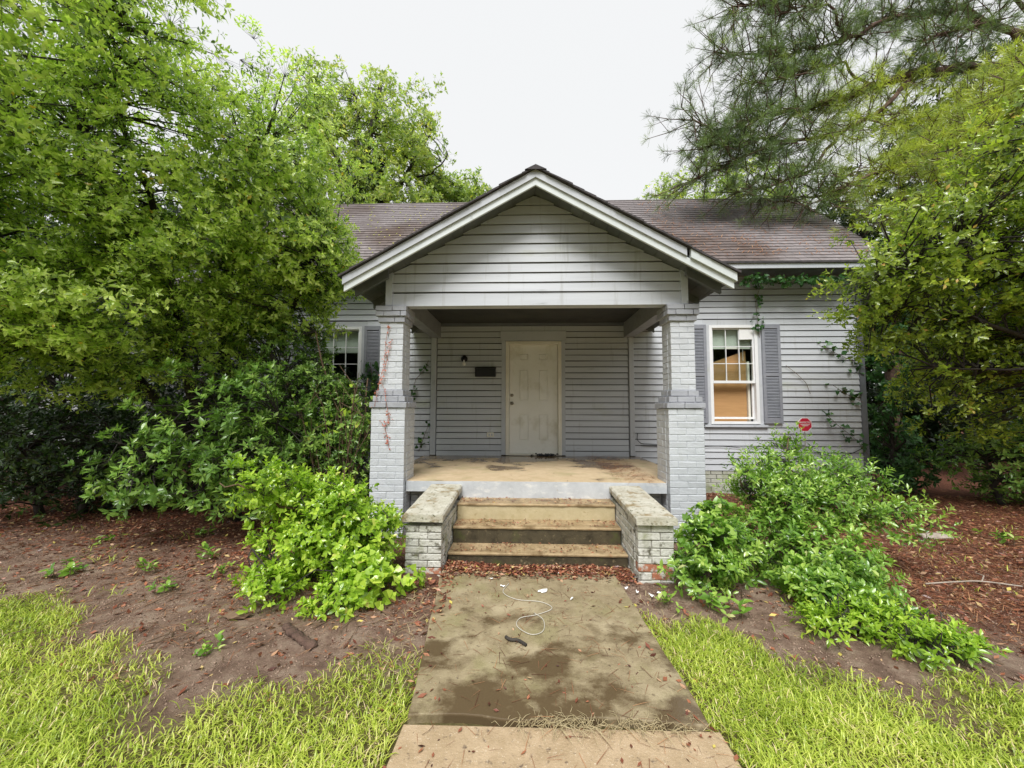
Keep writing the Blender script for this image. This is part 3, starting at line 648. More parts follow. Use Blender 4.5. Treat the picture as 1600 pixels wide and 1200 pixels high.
door = MB(); yd = WY + 0.045
xsd = [dx0, dx0 + W * .195, dx0 + W * .40, dx0 + W * .60, dx0 + W * .805, dx1]
zsd = [dz0, dz0 + Hh * .115, dz0 + Hh * .365, dz0 + Hh * .48, dz0 + Hh * .775, dz0 + Hh * .86, dz0 + Hh * .925, dz1]
for i in range(5):
    for j in range(7):
        rec = i in (1, 3) and j in (1, 3, 5)
        if not rec: door.box(xsd[i], xsd[i + 1], yd, yd + 0.04, zsd[j], zsd[j + 1])
        else: door.box(xsd[i], xsd[i + 1], yd + 0.016, yd + 0.04, zsd[j], zsd[j + 1])
door_o = door.build('door', M['door'], house)
for i in (1, 3):
    for j in (1, 3, 5):
        g_ = 0.018
        bevel(MB().box(xsd[i] + g_, xsd[i + 1] - g_, yd + 0.004, yd + 0.018, zsd[j] + g_, zsd[j + 1] - g_).build('panel', M['door'], door_o), 0.008)
def lathe(name, prof, mat, parent, c, n=16):
    V = []; F = []
    for (r, y) in prof:
        for k in range(n): a = 2 * math.pi * k / n; V.append((c[0] + r * math.cos(a), c[1] + y, c[2] + r * math.sin(a)))
    for i in range(len(prof) - 1):
        for k in range(n): F.append((i * n + k, i * n + (k + 1) % n, (i + 1) * n + (k + 1) % n, (i + 1) * n + k))
    F.append(tuple(range(n))); F.append(tuple(range((len(prof) - 1) * n, len(prof) * n))[::-1])
    return pymesh(name, V, F, mat, parent, True)
lathe('deadbolt', [(0.03, 0), (0.03, -0.008), (0.024, -0.016), (0.012, -0.02), (0.01, -0.03)], M['metal'], door_o, (dx0 + 0.045, yd, z0 + 1.075))
lathe('door_knob', [(0.032, 0), (0.03, -0.006), (0.012, -0.012), (0.012, -0.03), (0.026, -0.04), (0.030, -0.055), (0.024, -0.068), (0.008, -0.072)], M['metal'], door_o, (dx0 + 0.045, yd, z0 + 0.93))

# flat posts against the wall and side beams
for xa, xb in ((-1.71, -1.61), (1.87, 1.955)):
    bevel(MB().box(xa, xb, WY - 0.05, WY + 0.03, 0.64, 2.76).build('wall_post', M['trim'], house), 0.004)
for xa, xb in ((-1.71, -1.54), (1.79, 1.955)):
    MB().box(xa, xb, 4.66, WY - 0.0, 2.762, 3.03).build('side_beam', M['beam'], house)
# porch ceiling of boards
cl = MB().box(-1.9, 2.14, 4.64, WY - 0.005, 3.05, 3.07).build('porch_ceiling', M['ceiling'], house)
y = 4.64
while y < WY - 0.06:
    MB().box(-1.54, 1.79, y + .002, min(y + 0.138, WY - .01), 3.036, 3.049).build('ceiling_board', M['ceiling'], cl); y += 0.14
MB().box(-1.54, 1.79, WY - 0.04, WY - 0.0, 2.985, 3.034).build('ceiling_moulding', M['dark_trim'], house)

# ---- porch gable (front plane 4.48)
SL = 1.19 / 2.13; GY = 4.50; RY = 4.14
def roof_under(x): return 4.075 - abs(x - CX) * SL        # underside of roof deck
bw_ = MB().box(-1.585, 1.825, GY + .028, GY + 0.13, 2.70, 2.862); bm_ = bw_.build('gable_beam', M['trim'], house)
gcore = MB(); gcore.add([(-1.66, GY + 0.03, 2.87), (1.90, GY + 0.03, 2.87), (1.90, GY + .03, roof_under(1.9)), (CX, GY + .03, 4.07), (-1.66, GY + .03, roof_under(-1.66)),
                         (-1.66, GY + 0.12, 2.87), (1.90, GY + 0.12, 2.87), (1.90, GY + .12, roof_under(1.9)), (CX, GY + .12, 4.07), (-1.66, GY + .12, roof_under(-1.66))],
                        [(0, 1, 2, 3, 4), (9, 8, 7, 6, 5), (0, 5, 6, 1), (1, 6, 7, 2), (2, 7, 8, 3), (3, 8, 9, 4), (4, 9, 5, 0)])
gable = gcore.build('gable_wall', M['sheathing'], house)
zg = 2.70; exps = [0.168] + [0.118] * 12
for i, e_ in enumerate(exps):
    zb, ztp = zg, zg + e_ + 0.012
    hwb = min((4.07 - zb) / SL, 9); hwt = max(min((4.07 - ztp) / SL, 9), 0.02)
    lim = 1.60
    if hwb <= 0.05: break
    clapboard(max(CX - hwb, -1.587), min(CX + hwb, 1.827), zb, gable, GY, e_, (max(CX - hwt, -1.587), min(CX + hwt, 1.827)), 0.022)
    zg += e_
for xa, xb in ((-1.665, -1.585), (1.825, 1.905)):
    x_in = xb if xa < 0 else xa; x_out = xa if xa < 0 else xb
    zt_o = roof_under(x_out) - .003; zt_i = roof_under(x_in) - .003; zl, zr = (zt_o, zt_i) if xa < 0 else (zt_i, zt_o)
    MB().hexa([(xa, GY - 0.03, 2.705), (xb, GY - 0.03, 2.705), (xb, GY + 0.03, 2.705), (xa, GY + 0.03, 2.705), (xa, GY - 0.03, zl), (xb, GY - 0.03, zr), (xb, GY + 0.03, zr), (xa, GY + 0.03, zl)]).build('gable_corner_board', M['trim'], house)
# side walls of the porch attic
for xa, xb in ((-1.66, -1.60), (1.84, 1.90)):
    MB().box(xa, xb, GY + 0.12, WY - 0.01, 3.03, roof_under(xa if xa < 0 else xb) + .0 if roof_under(xa if xa < 0 else xb) > 3.04 else 3.035).build('attic_side', M['soffit'], house)

HW = 2.135      # half width to the tips
def sloped(name, side, u0, u1, zoff0, zoff1, y0, y1, mat, parent, par=None):
    """board following the roof slope: u = horizontal distance from the centre line, z offsets from the deck underside"""
    P = []
    for (yy) in (y0, y1):
        pass
    def pt(u, yy, zo): return (CX + side * u, yy, 4.075 - u * SL + zo)
    a = [pt(u0, y0, zoff0), pt(u1, y0, zoff0), pt(u1, y1, zoff0), pt(u0, y1, zoff0), pt(u0, y0, zoff1), pt(u1, y0, zoff1), pt(u1, y1, zoff1), pt(u0, y1, zoff1)]
    F = BOXF if side > 0 else [f[::-1] for f in BOXF]
    return pymesh(name, a, F, mat, parent)
for side in (-1, 1):
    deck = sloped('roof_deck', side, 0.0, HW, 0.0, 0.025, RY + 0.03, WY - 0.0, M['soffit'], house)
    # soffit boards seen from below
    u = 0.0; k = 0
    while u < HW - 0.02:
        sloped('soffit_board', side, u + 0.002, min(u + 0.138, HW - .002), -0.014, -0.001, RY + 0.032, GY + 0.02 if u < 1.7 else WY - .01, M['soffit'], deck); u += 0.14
    # rake: main board, upper trim board, shingle edge
    sloped('rake_board', side, 0.0, HW, -0.105, -0.026, RY, RY + 0.028, M['rake'], house)
    if side < 0: sloped('rake_trim', side, 0.0, HW + 0.012, -0.024, 0.062, RY - 0.022, RY + 0.028, M['trim'], house)
    else:
        sloped('rake_trim', side, 0.0, HW - 0.50, -0.024, 0.062, RY - 0.022, RY + 0.028, M['trim'], house)
        tag(sloped('rake_trim', side, HW - 0.46, HW + 0.02, -0.022, 0.070, RY - 0.030, RY + 0.020, M['rake'], house), label='pale patched piece of rake trim at the lower right end')
    # shingles of the porch roof, coursed, a ragged dark edge on the rake
    sh = MB(); u = HW + 0.05; k = 0
    while u > 0.0:
        u2 = max(u - 0.30, -0.0); zo = 0.070
        yj = RY - 0.045 - rnd.uniform(0, 0.018)
        def pt(uu, yy, zo_): return (CX + side * uu, yy, 4.075 - uu * SL + zo_)
        P = [pt(u2, yj, zo), pt(u, yj, zo + 0.006), pt(u, WY + .3, zo + 0.006), pt(u2, WY + .3, zo), pt(u2, yj, zo + 0.010), pt(u, yj, zo + 0.030), pt(u, WY + .3, zo + 0.030), pt(u2, WY + .3, zo + 0.010)]
        sh.add(P, BOXF if side > 0 else [f[::-1] for f in BOXF]); u -= 0.127
    tag(sh.build('porch_roof_shingles', M['shingle_edge'], house), kind='stuff')
    # rafter tails / eave lookout
    for yy in (4.35, 4.9, 5.5, 6.1, 6.6):
        sloped('rafter_tail', side, 1.72, HW - 0.03, -0.11, -0.015, yy, yy + 0.045, M['soffit'], house)
# ridge cap
MB().add([(CX - 0.12, RY - 0.06, 4.115), (CX, RY - 0.06, 4.172), (CX + 0.12, RY - 0.06, 4.115), (CX - 0.12, WY + .2, 4.075 + .075 - .12 * SL), (CX, WY + .2, 4.20), (CX + 0.12, WY + .2, 4.15 - .12 * SL)],
         [(0, 1, 4, 3), (1, 2, 5, 4), (0, 2, 1), (3, 4, 5)]).build('ridge_cap', M['shingle_edge'], house)

# ---- main roof
EY, EZ, RYm, RZ = 6.50, 3.97, 8.87, 6.36; RX0, RX1 = -5.98, 6.24
sl = (RZ - EZ) / (RYm - EY); slen = math.hypot(RZ - EZ, RYm - EY); uy, uz = (RYm - EY) / slen, (RZ - EZ) / slen
MB().hexa([(RX0 + .02, EY, EZ - .03), (RX1 - .02, EY, EZ - .03), (RX1 - .02, RYm, RZ - .03), (RX0 + .02, RYm, RZ - .03), (RX0 + .02, EY, EZ - .004), (RX1 - .02, EY, EZ - .004), (RX1 - .02, RYm, RZ - .004), (RX0 + .02, RYm, RZ - .004)]).build('main_roof_deck', M['soffit'], house)
MB().hexa([(RX0, RYm, RZ - .03), (RX1, RYm, RZ - .03), (RX1, 11.3, 3.9), (RX0, 11.3, 3.9), (RX0, RYm, RZ), (RX1, RYm, RZ), (RX1, 11.3, 3.95), (RX0, 11.3, 3.95)]).build('rear_roof', M['shingle'], house)
roof = MB().box(RX0, RX1, EY - 0.035, EY - 0.01, EZ - 0.03, EZ + 0.004).build('roof', M['shingle_edge'], house)
ncourse = 27; ce = slen / ncourse
shm = []
for v in range(4):
    r = random.Random(40 + v); t = 0.009; L = ce * 1.22; w = 0.328
    j = [r.uniform(-0.004, 0.004) for _ in range(4)]
    V = [(0, 0 + j[0], 0.012), (w, 0 + j[1], 0.012 + j[3] * .4), (w, L, 0.002), (0, L, 0.002), (0, j[0], 0.012 + t), (w, j[1], 0.012 + t + j[2] * .5), (w, L, 0.006), (0, L, 0.006)]
    me = bpy.data.meshes.new('shingle'); me.from_pydata(V, [], BOXF); me.materials.append(M['shingle']); shm.append(me)
ang = math.atan2(RZ - EZ, RYm - EY)
cnt = 0; rest = MB(); Rx = Matrix.Rotation(ang, 4, 'X')
for k in range(ncourse):
    s = k * ce - 0.02; x = RX0 - 0.165 * (k % 2) + rnd.uniform(-.03, .03)
    while x < RX1 - 0.02:
        xa = x; x += 0.333
        sx_ = 1.0
        if xa < RX0: sx_ = (xa + 0.33 - RX0) / 0.33; xa = RX0
        if xa + 0.33 > RX1 + 0.02: sx_ = (RX1 + 0.02 - xa) / 0.33
        if sx_ < 0.05: continue
        y = EY + s * uy; z = EZ + s * uz
        seen = (xa > -3.4) and not (abs(xa + 0.16 - CX) < 1.2 and k < 14)
        if seen and cnt < 300 and (xa > 2.0 or xa < -1.5):
            o = link('shingle', shm[rnd.randrange(4)], roof, (xa, y, z)); o.rotation_euler = (ang, 0, 0); o.scale = (sx_, 1, 1); cnt += 1
        else:
            me = shm[rnd.randrange(4)]; M4 = Matrix.Translation((xa, y, z)) @ Rx @ Matrix.Diagonal((sx_, 1, 1, 1))
            rest.add([tuple(M4 @ v_.co) for v_ in me.vertices], BOXF)
tag(rest.build('shingle_courses', M['shingle'], roof), kind='stuff')
MB().tube([(RX0, RYm - 0.0, RZ + 0.005), (RX1, RYm, RZ + 0.005)], 0.03, 6).build('ridge_shingles', M['shingle'], house)
# eaves: fascia, soffit
for fa, fb in ((RX0, -1.9), (2.1, RX1)): MB().box(fa, fb, EY - 0.01, EY + 0.02, EZ - 0.115, EZ - 0.03).build('fascia_board', M['trim'], house)
MB().box(RX0, RX1, EY + 0.02, WY + 0.03, EZ - 0.11, EZ - 0.09).build('eave_soffit', M['soffit'], house)
for xa in (RX0, RX1 - 0.03):
    MB().hexa([(xa, EY, EZ - .13), (xa + .03, EY, EZ - .13), (xa + .03, RYm, RZ - .15), (xa, RYm, RZ - .15), (xa, EY, EZ - .031), (xa + .03, EY, EZ - .031), (xa + .03, RYm, RZ - .031), (xa, RYm, RZ - .031)]).build('gable_end_board', M['trim'], house)

# ---- brick pillars
def pillar(sgn):
    xo, xi = (-1.79, -1.39) if sgn < 0 else (2.03, 1.63)          # outer / inner x
    lo, hi = min(xo, xi), max(xo, xi); y0 = 4.43; w = 0.40
    core = MB().box(lo + .004, hi - .004, y0 + .004, y0 + w, 0, 1.48)
    ul, uh = lo + 0.065, hi - 0.055; uy0 = y0 + 0.055
    core.box(ul + .004, uh - .004, uy0 + .004, uy0 + 0.28, 1.48, 2.50)
    core.box(lo + 0.02, hi - 0.02, y0 + .02, y0 + .38, 1.481, 1.60).box(lo + .045, hi - .045, y0 + .045, y0 + .35, 2.502, 2.69)
    p = core.build('pillar', M['mortar'], house)
    def course(x0, x1, y0_, y1_, zc, h, k, mat):
        Wd = x1 - x0; bl = 0.2
        # front row
        xs_ = [x0]; x = x0 + (bl if k % 2 == 0 else bl / 2)
        while x < x1 - 0.04: xs_.append(x); x += bl
        xs_.append(x1)
        for a, b2 in zip(xs_[:-1], xs_[1:]):
            brick(round(b2 - a - 0.005, 3), 0.094, h - 0.006, mat, p, ((a + b2) / 2, y0_ + 0.047 - rnd.uniform(0, .0025), zc), tilt=rnd.uniform(-.006, .006))
        # both side rows
        ys_ = [y0_ + 0.098]; y = y0_ + 0.098 + (bl / 2 if k % 2 == 0 else bl * .95)
        while y < y1_ - 0.04: ys_.append(y); y += bl
        ys_.append(y1_)
        for side in (0, 1):
            for a, b2 in zip(ys_[:-1], ys_[1:]):
                xc = x0 + 0.03 if side == 0 else x1 - 0.03
                brick(0.06, round(b2 - a - 0.005, 3), h - 0.006, mat, p, (xc + (-.0015 + rnd.uniform(0, .002)) * (1 if side == 0 else -1), (a + b2) / 2, zc))
    n = 20; h = 1.485 / n
    for k in range(n): course(lo, hi, y0, y0 + w, (k + .5) * h, h, k, M['brick'])
    hb = 0.07
    course(lo - 0.018, hi + 0.018, y0 - 0.018, y0 + w, 1.485 + hb * .5, hb, 0, M['belt'])
    course(lo + 0.012, hi - 0.008, y0 + 0.006, y0 + .36, 1.485 + hb * 1.5, hb, 1, M['belt'])
    course(lo + 0.042, hi - 0.035, y0 + 0.03, y0 + .34, 1.485 + hb * 2.5, hb, 0, M['belt'])
    n = 12; z0_ = 1.485 + hb * 3; h = (2.50 - z0_) / n
    for k in range(n): course(ul, uh, uy0, uy0 + .28, z0_ + (k + .5) * h, h, k, M['brick'])
    course(ul - 0.022, uh + 0.022, uy0 - 0.022, uy0 + .30, 2.50 + 0.035, 0.07, 0, M['belt'])
    course(lo + 0.018, hi - 0.012, uy0 - 0.045, uy0 + .32, 2.57 + 0.032, 0.064, 1, M['belt'])
    course(lo + 0.018, hi - 0.012, uy0 - 0.045, uy0 + .32, 2.634 + 0.032, 0.064, 0, M['belt'])
pillar(-1); pillar(1)

# ---- porch floor slab and base
sb = MB().box(-1.385, 1.625, 4.53, 4.86, 0.51, 0.632).box(-1.80, 2.02, 4.861, WY - 0.04, 0.51, 0.632).build('porch_floor', M['porchfloor'], house)
for fa, fb in ((-1.386, -0.76), (0.99, 1.626)): MB().box(fa, fb, 4.505, 4.529, 0.515, 0.630).build('slab_edge', M['fascia'], house)
MB().box(-0.758, 0.988, 4.495, 4.529, 0.44, 0.632).build('slab_edge', M['fascia'], house)
MB().box(-1.74, 1.98, 4.87, WY + 0.02, 0.0, 0.509).box(-1.384, 1.624, 4.70, 4.869, 0.0, 0.509).build('porch_base', M['mortar'], house)
for (xa, xb) in ((-1.38, -1.07), (1.30, 1.62)):
    for k in range(7):
        x = xa + (0.1 if k % 2 else 0)
        if k % 2: brick(0.094, 0.02, 0.066, M['brick'], house, (xa + 0.05, 4.692, 0.475 - k * 0.073))
        while x < xb - 0.03:
            L = min(0.2, xb - x); brick(round(L - .006, 3), 0.02, 0.066, M['brick'], house, (x + L / 2, 4.692, 0.475 - k * 0.073)); x += 0.2

# ---- steps: tread slabs over darker risers
steps = empty('front_steps', (0, 0, 0)); tag(steps, 'worn tan concrete porch steps with dark mossy risers between two low brick walls', 'steps')
sx0, sx1 = -0.735, 0.975
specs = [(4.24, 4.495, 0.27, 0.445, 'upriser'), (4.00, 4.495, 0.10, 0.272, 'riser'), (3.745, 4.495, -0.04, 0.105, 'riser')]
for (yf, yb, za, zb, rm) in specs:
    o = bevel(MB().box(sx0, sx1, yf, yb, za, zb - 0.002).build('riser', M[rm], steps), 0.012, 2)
    # slightly sagging worn tread sheet with its own lip
    n = 24; V = []; F = []
    for i in range(n + 1):
        x = sx0 + 0.002 + (sx1 - sx0 - 0.004) * i / n; e = rnd.uniform(-.004, .004)
        V += [(x, yf - 0.012 + e, zb - 0.016), (x, yf - 0.014 + e, zb - 0.003 + rnd.uniform(-.002, .001)), (x, yf + 0.004 + e, zb + .004), (x, yb, zb + 0.007)]
    for i in range(n):
        a = i * 4
        for q in range(3): F.append((a + q, a + 4 + q, a + 5 + q, a + 1 + q))
    pymesh('tread', V, F, M['step'], steps)

# ---- cheek walls
def cheek(xa, xb, yf, gap, lab):
    w_ = empty('cheek_wall', (0, 0, 0)); tag(w_, lab, 'low wall', 'low brick walls flanking the steps')
    top = 0.475 - (0.045 if gap else 0)
    MB().box(xa + .01, xb - .01, yf + .01, 4.49, -0.03, top - .006).build('core', M['cheekmortar'], w_)
    n = 7; h = top / n
    for k in range(-1, n):
        zc = (k + .5) * h
        bare = False
        xs_ = [xa, xa + (xb - xa) * (.62 if k % 2 else .38), xb]
        for q, (a, b2) in enumerate(zip(xs_[:-1], xs_[1:])):
            mt_ = M['redbrick'] if (not gap and (k, q) in ((1, 0), (1, 1), (0, 1))) or (gap and (k, q) in ((0, 1),)) else M['cheek']
            o = brick(round(b2 - a - .007, 3), 0.094, round(h - .008, 3), mt_, w_, ((a + b2) / 2, yf + .047 - (0.0 if mt_ != M['redbrick'] else -0.006) - rnd.uniform(0, .006), zc), rz=rnd.uniform(-.012, .012), tilt=rnd.uniform(-.01, .01))
        y = yf + 0.1 + (0.0 if k % 2 else 0.1)
        if not k % 2:
            for side in (0, 1):
                brick(0.05, 0.094, round(h - .008, 3), M['cheek'], w_, ((xa + .025) if side == 0 else (xb - .025), yf + 0.15, zc))
        while y < 4.47:
            L = min(0.2, 4.49 - y)
            for side in (0, 1):
                brick(0.05, round(L - .007, 3), round(h - .008, 3), M['cheek'], w_, ((xa + .025) + rnd.uniform(-.004, .001) if side == 0 else (xb - .025) + rnd.uniform(-.001, .004), y + L / 2, zc))
            y += 0.2
    # concrete cap, worn, sloping slightly to the front
    n = 8; V = []; F = []; z1f, z1b = (0.535, 0.60) if gap else (0.545, 0.60); zt = 0.062
    e0, e1 = xa - 0.02, xb + 0.02
    for i in range(n + 1):
        f = i / n; y = yf - 0.045 + (4.492 - yf + 0.045) * f; z = z1f + (z1b - z1f) * f; j = lambda s=.003: rnd.uniform(-s, s)
        V += [(e0 + j(), y, z - zt + j()), (e0 + j() , y, z - .014), (e0 + .014, y, z + j(.002)), ((e0 + e1) / 2, y, z + .004 + j(.002)), (e1 - .014, y, z + j(.002)), (e1 + j(), y, z - .014), (e1 + j(), y, z - zt + j())]
    for i in range(n):
        a = i * 7
        for q in range(6): F.append((a + q, a + q + 1, a + q + 8, a + q + 7))
        F.append((a + 6, a, a + 7, a + 13))
    F += [tuple(range(6, -1, -1)), tuple(range(n * 7, n * 7 + 7))]
    pymesh('cap', V, F, M['cap'], w_)
    return w_
cheek(-1.075, -0.745, 3.50, True, 'left low whitewashed brick wall, its concrete cap lifted over a dark gap')
cheek(0.985, 1.30, 3.46, False, 'right low whitewashed brick wall with bare red bricks showing near its foot')

# ================================================================== SMALL THINGS ON THE HOUSE
mb_ = MB().box(-0.895, -0.525, WY - 0.11, WY - 0.03, 2.045, 2.19); o = bevel(mb_.build('mailbox', M['black']), 0.008, 2)
MB().hexa([(-0.90, WY - 0.12, 2.18), (-0.52, WY - 0.12, 2.18), (-0.52, WY - 0.03, 2.20), (-0.90, WY - 0.03, 2.20), (-0.90, WY - 0.12, 2.19), (-0.52, WY - 0.12, 2.19), (-0.52, WY - 0.03, 2.22), (-0.90, WY - 0.03, 2.22)]).build('lid', M['black'], o)
tag(o, 'black rectangular wall mailbox beside the front door', 'mailbox')
wl_ = lathe('wall_lamp', [(0.06, 0), (0.06, -0.02), (0.03, -0.035), (0.028, -0.06), (0.001, -0.065)], M['black'], None, (-1.10, WY - 0.028, 2.375)); tag(wl_, 'bare light bulb in a black socket on the dark porch wall', 'wall lamp')
pr = [(0.014, 0.0), (0.014, -0.02), (0.018, -0.035), (0.032, -0.065), (0.034, -0.085), (0.026, -0.105), (0.008, -0.114)]
V = []; F = []; n = 14
for (r_, zz) in pr:
    for k in range(n): a = 2 * math.pi * k / n; V.append((-1.10 + r_ * math.cos(a), WY - 0.075 + r_ * math.sin(a), 2.36 + zz))
for i in range(len(pr) - 1):
    for k in range(n): F.append((i * n + k, (i + 1) * n + k, (i + 1) * n + (k + 1) % n, i * n + (k + 1) % n))
F.append(tuple(range((len(pr) - 1) * n, len(pr) * n)))
mt = surf('bulb_glass', (0.8, 0.8, 0.76), (0.85, 0.85, 0.8), 5, 0.15, 0); pymesh('bulb', V, F, mt, wl_, True)
o = bevel(MB().box(-0.68, -0.555, WY - 0.04, WY - 0.02, 0.965, 1.045).build('wall_outlet', M['frame']), 0.004); tag(o, 'small cream electrical outlet low on the porch wall left of the door', 'outlet')
for xx in (-0.65, -0.605): MB().box(xx, xx + 0.028, WY - 0.045, WY - 0.0402, 0.985, 1.025).build('socket', M['trim'], o)
# black door mat scrap of debris against the door
dm = MB(); r = random.Random(8)
for i in range(60):
    x = r.gauss(0.38, 0.10); z = 0.640 + abs(r.gauss(0, 0.015)); y = WY - 0.045 - abs(r.gauss(0, 0.02)); s = r.uniform(.008, .022)
    x = min(max(x, .12), .58)
    dm.hexa([(x - s, y - s, z), (x + s, y - s * .8, z), (x + s * .8, y + s, z), (x - s, y + s, z), (x - s * .5, y - s * .5, z + s), (x + s * .6, y - s * .4, z + s * .8), (x + s * .5, y + s * .5, z + s), (x - s * .6, y + s * .5, z + s * 1.1)])
tag(dm.build('dirt_pile', M['black']), 'black clump of dirt lying along the door threshold', 'dirt pile', kind='stuff')

# sign on a stake before the siding
sg = empty('yard_sign', (4.69, 6.62, 0)); tag(sg, 'small red octagonal security sign with white rim standing before the siding', 'sign')
def octo(r, y0, y1):
    V = [(r * math.cos(R(22.5 + 45 * k)), yy, r * math.sin(R(22.5 + 45 * k))) for yy in (y0, y1) for k in range(8)]
    return V, [tuple(range(8)), tuple(range(15, 7, -1))] + [(k, k + 8, (k + 1) % 8 + 8, (k + 1) % 8) for k in range(8)]
SZ = 1.22
V, F = octo(0.125, 0, 0.006); pymesh('rim', V, F, M['signwhite'], sg, loc=(0, 0, SZ))
V, F = octo(0.113, -0.003, -0.001); plate = pymesh('plate', V, F, M['signred'], sg, loc=(0, 0, SZ))
def text(txt, size, loc, parent, mat, name='lettering'):
    cu = bpy.data.curves.new(name, 'FONT'); cu.body = txt; cu.size = size; cu.align_x = 'CENTER'; cu.align_y = 'CENTER'; cu.extrude = 0.0006; cu.offset = 0.0008
    cu.materials.append(mat); o = bpy.data.objects.new(name, cu); COL.objects.link(o)
    bpy.context.view_layer.update(); me = bpy.data.meshes.new_from_object(o.evaluated_get(bpy.context.evaluated_depsgraph_get())); bpy.data.objects.remove(o)
    o = link(name, me, parent, loc); o.rotation_euler = (R(90), 0, 0); return o
text('PROTECTED', 0.036, (0, -0.005, 0.035), plate, M['signwhite'])
MB().box(-.075, .075, -.0045, -.0035, -0.002, 0.006).box(-.055, .055, -.0045, -.0035, -0.022, -0.014).build('lettering', M['signwhite'], plate)
MB().tube([(0, 0.012, -0.02), (0, 0.012, SZ + .08)], 0.006, 6).build('stake', M['metal'], sg)

# cables along the siding
def cable(pts, lab, r=0.006, mat='cable', name='cable'):
    P = []
    for a, b_ in zip(pts[:-1], pts[1:]):
        for t in range(6): P.append(Vector(a).lerp(Vector(b_), t / 6))
    P.append(Vector(pts[-1])); Q = [P[0]] + [(P[i - 1] + P[i] + P[i + 1]) / 3 for i in range(1, len(P) - 1)] + [P[-1]]
    o = MB().tube(Q, r, 5).build(name, M[mat], smooth=True); tag(o, lab, 'cable'); return o
Yc = WY - 0.04
cable([(2.05, Yc, 0.83), (2.9, Yc, 0.80), (3.4, Yc, 0.83), (3.9, Yc, 0.79), (4.3, Yc, 0.84), (4.9, Yc, 0.85)], 'thin black cable sagging along the siding right of the porch')
cable([(5.0, Yc, 0.78), (5.25, Yc, 0.68), (5.45, Yc, 0.655), (5.7, Yc, 0.72), (5.86, Yc, 0.80)], 'black cable loop drooping near the right corner of the house')
cable([(2.0, Yc, 1.05), (1.99, Yc, 0.93), (2.06, Yc, 0.86), (2.3, Yc, 0.85), (2.7, Yc, 0.84)], 'black cable bending down beside the right porch post')
cable([(4.62, Yc, 2.25), (4.78, Yc, 2.12), (4.95, Yc, 1.95), (5.02, Yc, 1.75)], 'dark dead vine stem curving across the right siding', 0.004, 'twig', 'vine_stem')

# ================================================================== THINGS ON THE GROUND
def curvy(name, pts, r, mat, lab, cat, n=6):
    P = [Vector(p) for p in pts]; Q = []
    for i in range(len(P) - 1):           # catmull-rom
        p0, p1, p2, p3 = P[max(i - 1, 0)], P[i], P[i + 1], P[min(i + 2, len(P) - 1)]
        for t in range(8):
            t /= 8; Q.append(0.5 * ((2 * p1) + (-p0 + p2) * t + (2 * p0 - 5 * p1 + 4 * p2 - p3) * t * t + (-p0 + 3 * p1 - 3 * p2 + p3) * t ** 3))
    Q.append(P[-1]); o = MB().tube(Q, r, n).build(name, M[mat], smooth=True); return tag(o, lab, cat)
zc = 0.028
curvy('cord', [(-0.13, 3.30, zc), (-0.17, 3.14, zc), (-0.06, 3.03, zc), (0.12, 3.0, zc), (0.20, 2.91, zc), (0.09, 2.82, zc), (-0.03, 2.77, zc), (-0.05, 2.67, zc), (0.04, 2.58, zc), (0.12, 2.62, zc), (0.13, 2.75, zc), (0.07, 2.84, zc)], 0.0028, 'string', 'tangled off-white cord looping on the concrete path', 'cord')
o = curvy('stick', [(-0.12, 2.54, .032), (-0.09, 2.51, .034), (-0.04, 2.505, .032), (0.01, 2.46, .032)], 0.010, 'bark', 'short black charred stick lying on the concrete path', 'stick', 7)
curvy('twig', [(3.35, 3.42, .03), (3.6, 3.42, .05), (3.85, 3.46, .04), (4.1, 3.40, .03)], 0.006, 'stone', 'pale forked fallen twig on the red mulch', 'twig')
tw_ = o
MB().tube([(3.85, 3.46, .04), (3.97, 3.55, .05), (4.02, 3.66, .03)], .004, 5).build('side_twig', M['stone'], tw_)
def rock(name, c, s, seed, mat, lab, cat='stone', group=None):
    r = random.Random(seed); import bmesh
    bm = bmesh.new(); bmesh.ops.create_icosphere(bm, subdivisions=2, radius=1)
    for v in bm.verts:
        n_ = mnoise.noise(v.co * 1.4 + Vector((seed, 0, 0))); v.co *= 1 + 0.35 * n_; v.co.x *= s[0]; v.co.y *= s[1]; v.co.z *= s[2]
    me = bpy.data.meshes.new(name); bm.to_mesh(me); bm.free(); me.materials.append(mat)
    o = link(name, me, None, c); return tag(o, lab, cat, group)
rock('stone', (-2.13, 3.22, 0.02), (0.075, 0.05, 0.03), 1, M['stone'], 'flat pale stone at the foot of the lime green bush')
rock('stone', (-2.38, 3.42, 0.015), (0.05, 0.035, 0.025), 2, M['stone'], 'small pale stone left behind the flat stone by the lime bush')
rock('stone', (4.74, 4.70, 0.02), (0.20, 0.07, 0.03), 3, M['stone'], 'long flat pale stone on the red mulch at right')
rock('stone', (-2.05, 2.77, 0.01), (0.09, 0.05, 0.02), 4, M['twig'], 'brown flat rock half sunk in the bare dirt')
# rotten log: flaky tapered piece
o = curvy('log', [(-1.62, 2.66, .01), (-1.53, 2.57, .025), (-1.43, 2.50, .03), (-1.30, 2.43, .01)], 0.030, 'pinebark', 'short dark rotten log piece on the bare dirt', 'log', 9)
for v in o.data.vertices: v.co.z *= .75; v.co += 1.3 * Vector((mnoise.noise(v.co * 40), mnoise.noise(v.co * 37 + Vector((5, 0, 0))), mnoise.noise(v.co * 43 + Vector((0, 7, 0))))) * 0.014
for v in o.data.vertices: v.co.z *= .8; v.co += 1.0 * Vector((mnoise.noise(v.co * 60), mnoise.noise(v.co * 57 + Vector((5, 0, 0))), .5 * mnoise.noise(v.co * 63 + Vector((0, 7, 0))))) * 0.009
